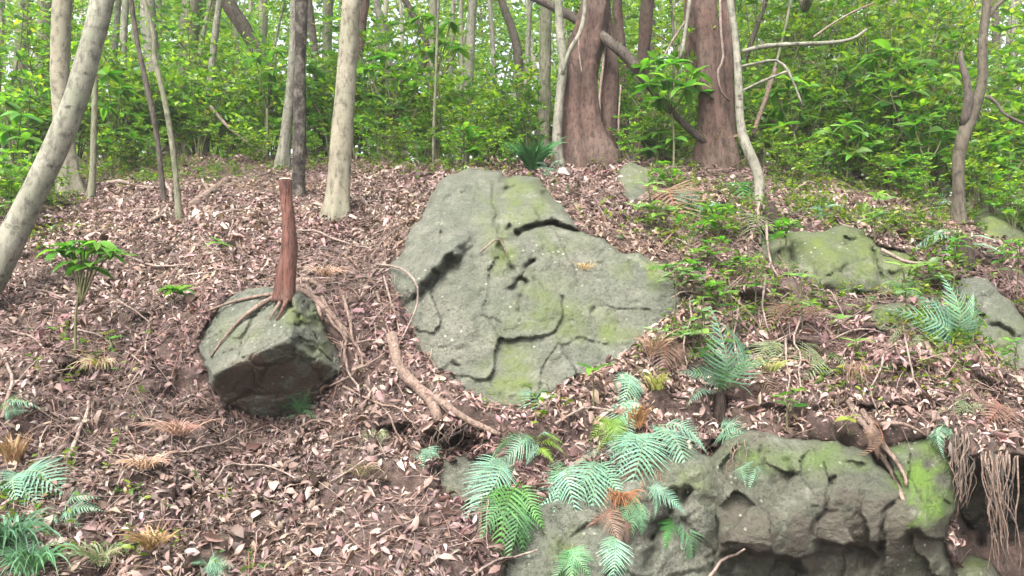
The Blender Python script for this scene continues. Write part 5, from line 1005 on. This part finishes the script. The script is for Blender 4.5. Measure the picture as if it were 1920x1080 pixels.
# ------------------------------------------------------------------ leafy seedlings: each leaf a part
def one_leaf(i, col, width=.4):
    ac = Acc(); tm = leaf_tmpl(width, .06, .10 if i % 2 else -.04, ((.18, .7), (.42, 1.0), (.72, .72))); V, T, Q = tm; V = V.copy(); V[:, 2] -= .18*V[:, 0]**2; ac.add(V, T, Q, np.broadcast_to(np.array(col), (len(V), 3))); return ac.mesh('leaf', M_LEAF)
BRIGHT = [one_leaf(i, c) for i, c in enumerate(((.075,.21,.028),(.10,.26,.035),(.06,.17,.03),(.13,.28,.04)))]
PALEL = [one_leaf(i, c, .42) for i, c in enumerate(((.20,.33,.15),(.16,.27,.10)))]
YELL = [one_leaf(i, c, .45) for i, c in enumerate(((.30,.34,.05),(.22,.30,.05)))]
def seedling(label, base, top, nodes, size, meshes=BRIGHT, out=.05, stemw=4, name='seedling', per=7, group='leafy seedlings on the bank', flat=.2):
    """base/top pixels; nodes: leaf whorls (px, py)"""
    d = float(surf(base[0], min(base[1], 1100))[0]) - .02; b = P(base[0], base[1], d); t = thing(name, label, 'plant', b, group); r = np.random.default_rng(int(base[0]*3+base[1])); tp = P(top[0], top[1], d-out)
    tube_obj('stem', catmull(np.array([b-(0, 0, .05), b*.5+tp*.5+r.normal(0, .012, 3), tp]), 8), np.linspace(1, .6, 8)*stemw/2*m_px(d), M_STEM, t, 6, .1)
    for (x, y) in nodes:
        q = P(x, y, d-out-r.uniform(-.05, .05)); dn = max(per + r.integers(-1, 2), 2)
        sh_ = t
        if abs(x-top[0])+abs(y-top[1]) > 6: sh_ = tube_obj('shoot', catmull(np.array([tp*.6+b*.4, tp*.5+q*.5-(0, 0, .03), q]), 6), np.linspace(1, .6, 6)*stemw*.35*m_px(d), M_STEM, t, 5, .1)
        for k in range(dn):
            a = k/dn*6.283 + r.uniform(-.35, .35); X = np.array((math.cos(a), math.sin(a), r.uniform(-.35, .35)+flat)); Rm = basis(X[None], np.array([[0, -.25, 1.0]])+r.normal(0, .2, 3))[0]; s = size*r.uniform(.75, 1.15)*m_px(d)
            o = link('leaf', meshes[r.integers(0, len(meshes))], sh_); o.matrix_basis = Matrix.Translation(q-b) @ Matrix(Rm.tolist()).to_4x4() @ Matrix.Scale(s, 4)
seedling('small leafy plant on a bare dark stem, alone on the leaf slope', (143,660), (158,510), [(158,470),(122,462),(196,466),(148,452),(180,455),(108,470),(212,476),(168,500),(140,492)], 46, per=7, stemw=6, name='young_shrub', flat=-.12)
seedling('bright rosette seedling uphill from the angular boulder', (325,572), (325,552), [(325,548),(318,543),(335,545)], 30, per=6)
seedling('tiny seedling with two broad leaves beside a pale stick', (413,470), (413,458), [(413,456)], 28, per=4)
seedling('little yellow-green sprout by the stem of the small leafy plant', (205,640), (203,628), [(203,625)], 18, YELL, per=4)
seedling('pale sprig near the foot of the small leafy plant', (100,640), (95,620), [(95,615)], 16, per=4)
seedling('sprig between the small leafy plant and the rosette seedling', (215,655), (212,640), [(205,635),(222,632)], 16, per=4)
seedling('seedling with long leaves before the huge boulder', (1113,755), (1112,700), [(1112,692)], 46, per=4, stemw=4)
seedling('rounded green leaves sprouting under the upper ledge', (1478,800), (1480,755), [(1490,735),(1470,748),(1485,762)], 34, per=3)
seedling('pair of yellow leaves on the ledge lip', (1592,800), (1592,790), [(1592,785)], 28, YELL, per=3)
seedling('single pale leaf sprout on the ledge', (1650,705), (1650,695), [(1650,688)], 28, PALEL, per=2)
seedling('pale-leaved sprout high on the ledge', (1572,625), (1572,605), [(1572,598)], 28, PALEL, per=3)
seedling('whitish broad-leaved sprout beside the pale one', (1610,660), (1608,645), [(1606,640)], 34, PALEL, per=4)
seedling('pale leaf sprig on the leaves above the ledge', (1452,570), (1450,555), [(1450,550)], 26, PALEL, per=3)
seedling('pale sprout by the green outcrop', (1595,590), (1597,575), [(1597,572)], 24, PALEL, per=3)
for i, (x, y, lab) in enumerate([(1300,440,'bright sprigs above the shoulder of the huge boulder'),(1350,420,'bright sprig nearer the curved pale tree'),(1240,400,'sprig on the leaves beside the huge boulder shoulder'),(1330,470,'leafy sprig over the boulder shoulder'),(1345,560,'tall sprig with bluish leaves above the stub ferns'),(1300,540,'sprig overhanging the edge of the huge boulder'),(1270,520,'sprig with narrow leaves touching the huge boulder'),(1875,490,'bright leaf clump beside the level fern'),(1740,510,'sprig on the end of the green outcrop'),(1470,440,'sprig at the near end of the green outcrop'),(1390,490,'sprig left of the green outcrop'),(1250,640,'small sprig at the boulder foot'),(1340,660,'sprig in the tall fern clump'),(1255,330,'sprig on the crest below the reddish trunks'),(1300,620,'sprig between boulder and tall ferns'),(1700,350,'sprig on the crest near the forked tree')]):
    r = np.random.default_rng(900+i); seedling(lab, (x, y+28), (x+3, y-10), [(x+r.uniform(-28, 28), y+r.uniform(-28, 12)) for k in range(5)], r.uniform(20, 30), [BRIGHT, BRIGHT, PALEL][i % 3], .06, 3, per=5)

def big_leaved(label, base, d, nodes, size, per=8, meshes=BRIGHT, sw=5):
    b = P(base[0], base[1], d); t = thing('young_shrub', label, 'shrub', b, 'big-leaved young shrubs at the wood edge'); r = np.random.default_rng(int(base[0])); cx = np.mean([q[0] for q in nodes]); cy_ = np.mean([q[1] for q in nodes]); hub = P(cx*.5+base[0]*.5, cy_*.6+base[1]*.4, d)
    tube_obj('stem', catmull(np.array([b-(0, 0, .15), (b+hub)/2+r.normal(0, .02, 3), hub]), 8), np.linspace(1, .7, 8)*sw/2*m_px(d), M_STEM, t, 6, .1)
    for (x, y) in nodes:
        q = P(x, y, d+r.uniform(-.25, .2)); sh_ = tube_obj('shoot', catmull(np.array([hub, hub*.4+q*.6-(0, 0, .05), q]), 6), np.linspace(1, .5, 6)*sw*.35*m_px(d), M_STEM, t, 5, .1)
        for k in range(per):
            a = k/per*6.283*1.6 + r.uniform(-.3, .3); X = np.array((math.cos(a), math.sin(a), r.uniform(-.5, .45))); Rm = basis(X[None], np.array([[0, -.35, 1.0]])+r.normal(0, .25, 3))[0]; o = link('leaf', meshes[r.integers(0, len(meshes))], sh_); o.matrix_basis = Matrix.Translation(q-b) @ Matrix(Rm.tolist()).to_4x4() @ Matrix.Scale(size*r.uniform(.7, 1.15)*m_px(d), 4)
big_leaved('bright big-leaved shrub hiding the middle of the slanting dead limb', (1262,305), 8.55, [(1205,130),(1232,112),(1262,120),(1298,138),(1218,158),(1250,150),(1285,165),(1310,170),(1240,185)], 42, 8)
big_leaved('low bright big-leaved shrub at the foot of the massive tree', (1235,305), 8.7, [(1205,262),(1235,250),(1262,262),(1220,280),(1250,283)], 34, 8)
big_leaved('bright big-leaved shrub above the top of the huge boulder', (868,325), 8.7, [(845,255),(870,242),(895,252),(860,275),(888,280)], 32, 8)
big_leaved('big-leaved shrub past the straight pale tree, reaching the frame top', (745,310), 10.2, [(690,130),(720,105),(745,150),(700,180),(735,200),(765,120),(780,170),(690,220),(755,230)], 34, 9)
big_leaved('bright big-leaved spray high above the very thin sapling', (800,310), 11.0, [(790,30),(815,50),(845,40),(830,80),(860,90),(800,95)], 34, 8)
big_leaved('dark big-leaved shrub between flared tree and twin saplings', (225,330), 9.8, [(200,140),(225,170),(200,200),(240,215),(215,245),(250,260),(195,265)], 36, 8)
big_leaved('big-leaved shrub at the edge beneath the leaning tree', (25,380), 8.8, [(10,190),(40,215),(15,245),(50,262),(20,290),(60,300),(5,320)], 40, 8)
big_leaved('big-leaved shrub before the dark leaning trunk', (500,305), 11.2, [(480,110),(505,135),(520,95),(490,160),(515,180)], 32, 8)
big_leaved('big-leaved shrub beneath the level bare branch', (1490,335), 8.7, [(1455,170),(1480,150),(1510,165),(1470,200),(1500,215),(1530,190),(1460,235)], 40, 8)
big_leaved('big-leaved shrub beside the far pale trunk', (1650,360), 8.9, [(1640,110),(1670,95),(1690,130),(1650,150),(1700,165),(1670,190),(1720,120)], 46, 8)
big_leaved('big-leaved shrub in the middle of the bright thicket', (1590,350), 8.6, [(1555,250),(1585,235),(1615,250),(1570,285),(1600,290),(1640,270)], 36, 8, PALEL+BRIGHT)
big_leaved('big-leaved shrub by the snapped stem of the forked tree', (1740,385), 8.3, [(1715,235),(1745,220),(1770,245),(1725,275),(1755,290),(1700,300)], 38, 8)
big_leaved('big-leaved shrub beyond the forked tree', (1885,410), 8.2, [(1870,270),(1900,255),(1925,280),(1880,310),(1910,325),(1860,340)], 38, 8)
for i, (x0, y0, x1, y1, lab) in enumerate([(1322,700,1318,560,'tall thin sprig rising from the tall fern clump'),(1372,640,1366,520,'thin upright sprig above the tall fern clump'),(1262,600,1268,500,'thin sprig standing against the boulder shoulder'),(1415,600,1420,480,'thin upright sprig at the near end of the green outcrop'),(1505,620,1500,520,'thin sprig below the green outcrop'),(1790,560,1795,450,'thin sprig rising from the big airy fern'),(1700,600,1695,500,'thin sprig between outcrop and airy fern'),(1905,560,1912,460,'thin sprig above the smooth slab'),(1640,450,1645,370,'thin sprig over the end of the outcrop'),(1345,460,1338,380,'thin sprig below the fluted tree'),(1220,420,1215,350,'thin sprig beside the crest stone'),(1915,720,1908,640,'thin sprig at the foot of the smooth slab')]):
    r = np.random.default_rng(950+i); seedling(lab, (x0, y0), (x1, y1), [(x1+r.uniform(-22, 22), y1+r.uniform(-6, (y0-y1)*.55)) for k in range(5)], r.uniform(22, 32), [PALEL, BRIGHT][i % 2], .10, 3, per=3)
for i, (pts, lab) in enumerate([([(1300,560),(1290,600),(1285,650),(1295,690)],'dead stem drooping from the boulder shoulder'),([(1385,560),(1375,610),(1378,660),(1400,700)],'dead stem looping over the tall fern clump'),([(1440,520),(1432,570),(1440,620)],'dead stem hanging below the outcrop'),([(1500,600),(1492,660),(1505,720),(1500,760)],'pale dangling vine over the upper ledge'),([(1470,640),(1478,700),(1472,750)],'pale vine beside the rounded green leaves'),([(1560,640),(1600,620),(1660,630)],'dead stem lying along the ledge edge'),([(1700,640),(1720,700),(1745,740)],'dead stem dropping below the big airy fern'),([(1820,620),(1835,670),(1860,720)],'dead stem on the smooth slab'),([(1250,560),(1300,545),(1350,560)],'arched dead stem touching the huge boulder'),([(1660,660),(1640,720),(1655,770)],'dead stem above the trailing roots'),([(1220,350),(1245,320),(1290,318)],'arched dead stem on the crest'),([(1480,360),(1520,345),(1570,362)],'arched dead stem over the outcrop crest'),([(900,470),(935,450),(950,480)],'tiny dead stem caught on the huge boulder'),([(395,900),(450,870),(520,880),(560,900)],'long thin dead stem over the leaf slope'),([(230,560),(270,600),(275,660)],'thin bent dead stem past the small leafy plant'),([(560,430),(640,450),(700,470)],'long thin dead stem past the cut stump')]):
    laid('dead_twig', lab, 'twig', pts, 4, 2.5, B_TWIG, .05, [.02, .09, .04], 'thin dead stems', .03)

# ------------------------------------------------------------------ grass tufts
def tuft(label, base, n, H, col, spread=.8, droop=.6, w=.006, seed=0, bias=(0, -.3), group='grass tufts'):
    r = np.random.default_rng(seed); d = float(surf(base[0], base[1])[0]) - .02; b = P(base[0], base[1], d); ac = Acc()
    for i in range(n):
        a = r.uniform(0, 6.283); L = H*r.uniform(.55, 1.1); o = np.array((math.cos(a)*spread+bias[0], math.sin(a)*spread+bias[1], 0))*L*r.uniform(.3, 1); k = np.linspace(0, 1, 6)[:, None]
        path = r.normal(0, .02, 3)*(1, 1, .3) + o*k + np.array((0, 0, 1.0))*L*(k*.95 - droop*r.uniform(.7, 1.3)*k**2.2); t = np.gradient(path, axis=0); s = np.cross(t, (0.2, -.9, .3)); s /= np.linalg.norm(s, axis=1)[:, None]+1e-9
        ww = w*r.uniform(.6, 1.2)*np.array((.6, 1, 1, .85, .55, .06))[:, None]; V = np.empty((12, 3)); V[0::2] = path-s*ww; V[1::2] = path+s*ww; j = np.arange(5)*2; ac.add(V, None, np.stack([j, j+1, j+3, j+2], -1), np.array(col[r.integers(0, len(col))])*r.uniform(.75, 1.25))
    o = link('grass_tuft', ac.mesh('grass_tuft', M_STRAW), loc=b); tag(o, label, 'grass', group)
GT = [(.07,.18,.09),(.10,.22,.13),(.05,.14,.05)]; ST = [(.33,.22,.10),(.42,.30,.16),(.25,.15,.08)]; OR = [(.36,.17,.07),(.28,.14,.07)]; DR = [(.34,.20,.15),(.26,.14,.11),(.42,.30,.24)]
tuft('lush drooping grass tuft in the bottom corner', (15,1040), 150, .5, GT, .7, .75, .006, 1)
tuft('second drooping tuft beside the corner grass', (60,1075), 90, .4, GT, .7, .75, .005, 2)
tuft('yellow straw tuft above the big pale fern', (25,870), 80, .26, ST, .5, .3, .004, 3)
tuft('ochre straw tuft near the bottom of the leaf slope', (285,1030), 90, .22, ST, .9, .5, .004, 4)
tuft('dark green grass tuft on the crest beside the massive tree', (1000,318), 190, .55, [(.035,.13,.035),(.05,.17,.05)], .7, .5, .010, 5)
tuft('orange dry tuft in the fern bank', (1192,800), 70, .20, OR, .5, .35, .004, 6)
tuft('brown dry tuft hanging between fern fronds', (1165,945), 80, .22, OR, .6, .9, .003, 7)
tuft('reddish dry grass on the leaf slope below the angular boulder', (335,815), 110, .22, DR, 1.3, .7, .003, 8)
tuft('reddish dry grass wisp farther down the slope', (270,880), 110, .2, DR, 1.3, .7, .003, 9)
tuft('dry grass beside the stump', (610,520), 90, .25, DR, 1.1, .8, .003, 10)
tuft('red-brown wisp hanging from the upper ledge', (1605,700), 80, .26, DR, .5, 1.2, .003, 11)
tuft('yellowish grass below the tall fern clump', (1440,700), 70, .2, [(.22,.24,.07),(.30,.28,.12)], .9, .6, .003, 12)
tuft('thin green grass low on the leaf slope', (190,1060), 80, .25, [(.17,.24,.12),(.25,.26,.14)], .9, .6, .003, 13)
tuft('dry grass over the dark pocket by the small leafy plant', (190,690), 90, .22, [(.24,.22,.12),(.30,.2,.14)], .8, .9, .003, 14)
tuft('wispy dry grass on the face of the huge boulder', (1098,505), 40, .14, ST, .9, .8, .002, 15)
tuft('dry grass at the corner of the huge boulder foot', (1225,665), 80, .26, [(.45,.28,.22),(.36,.22,.17)], .9, .5, .003, 16)
tuft('yellow-green tuft beside the orange one', (1232,730), 60, .2, [(.2,.24,.05),(.28,.28,.08)], .6, .5, .004, 17)
tuft('dry grass at the foot of the fluted tree', (1340,290), 70, .4, [(.36,.27,.13),(.28,.2,.12)], .9, .5, .005, 18)
tuft('olive grass on the lip near the dark hollow', (680,890), 60, .18, [(.2,.19,.1),(.24,.18,.13)], .9, .7, .003, 19)

# ------------------------------------------------------------------ low green cover nobody could count
def ground_cover():
    r = np.random.default_rng(55); ac = Acc(); p, n, px, py = ground_samples(60000, r)
    w = np.zeros(len(p))
    for x, y, a, b, s in [(1500,420,260,90,.5),(1350,520,90,130,.6),(1700,470,180,120,.55),(1450,640,160,70,.8),(1750,620,120,70,.9),(1150,800,140,60,.6),(1300,340,120,40,.4),(200,1060,260,50,.16),(60,960,120,80,.35),(180,700,90,60,.1),(850,318,120,16,.35),(560,312,160,14,.25),(250,330,200,24,.35),(60,400,70,50,.6),(1800,420,160,40,.7),(1250,880,100,80,.4),(1600,720,260,40,.25)]:
        w = np.maximum(w, s*np.exp(-((px-x)/a)**2-((py-y)/b)**2))
    m = r.uniform(size=len(p)) < w*.75*np.clip(.6+1.2*fbm(p*1.7, 91, 2), 0, 1.6); p, n = p[m], n[m]; PP, XX = [], []
    for q, nn in zip(p, n):
        h = r.uniform(.02, .16); top = q + np.array((r.normal(0, .03), r.normal(0, .03)-.02, h)); V, T, Q = tube(np.array([q, (q+top)/2, top]), .0012, 3, cap=False); ac.add(V, T, Q, (.08, .09, .03))
        for k in range(r.integers(3, 7)): PP.append(q + (top-q)*r.uniform(.4, 1)); v = rdir(1, r)[0]; v[2] = v[2]*.4+.1; XX.append(v)
    PP = np.array(PP); add_leaves(ac, PP, np.array(XX), r, (.025, .06), .8, .08)
    o = link('ground_cover', ac.mesh('ground_cover', M_LEAF)); tag(o, 'low green sprouts and creeping plants among the leaves', None, kind='stuff')
ground_cover()


# ------------------------------------------------------------------ damp air in the wood
def haze():
    m = bpy.data.materials.new('damp_air'); m.use_nodes = True; nt = m.node_tree; nt.nodes.remove(nt.nodes['Principled BSDF']); v = nt.nodes.new('ShaderNodeVolumePrincipled')
    v.inputs['Color'].default_value = (.93, .96, .93, 1); v.inputs['Density'].default_value = .0017; v.inputs['Anisotropy'].default_value = .2; nt.links.new(v.outputs[0], nt.nodes['Material Output'].inputs['Volume'])
    x, y0, y1, z0, z1 = 140, -34, 200, -1.2, 34; V = [(-x, y0, z0), (x, y0, z0), (x, y1, z0), (-x, y1, z0), (-x, y0, z1), (x, y0, z1), (x, y1, z1), (-x, y1, z1)]
    o = link('haze', mk_mesh('haze', np.array(V, float), [np.array([(0, 3, 2, 1), (4, 5, 6, 7), (0, 1, 5, 4), (1, 2, 6, 5), (2, 3, 7, 6), (3, 0, 4, 7)])], m, smooth=False)); tag(o, 'thin pale damp air veiling the deeper wood', None, kind='stuff')
haze()
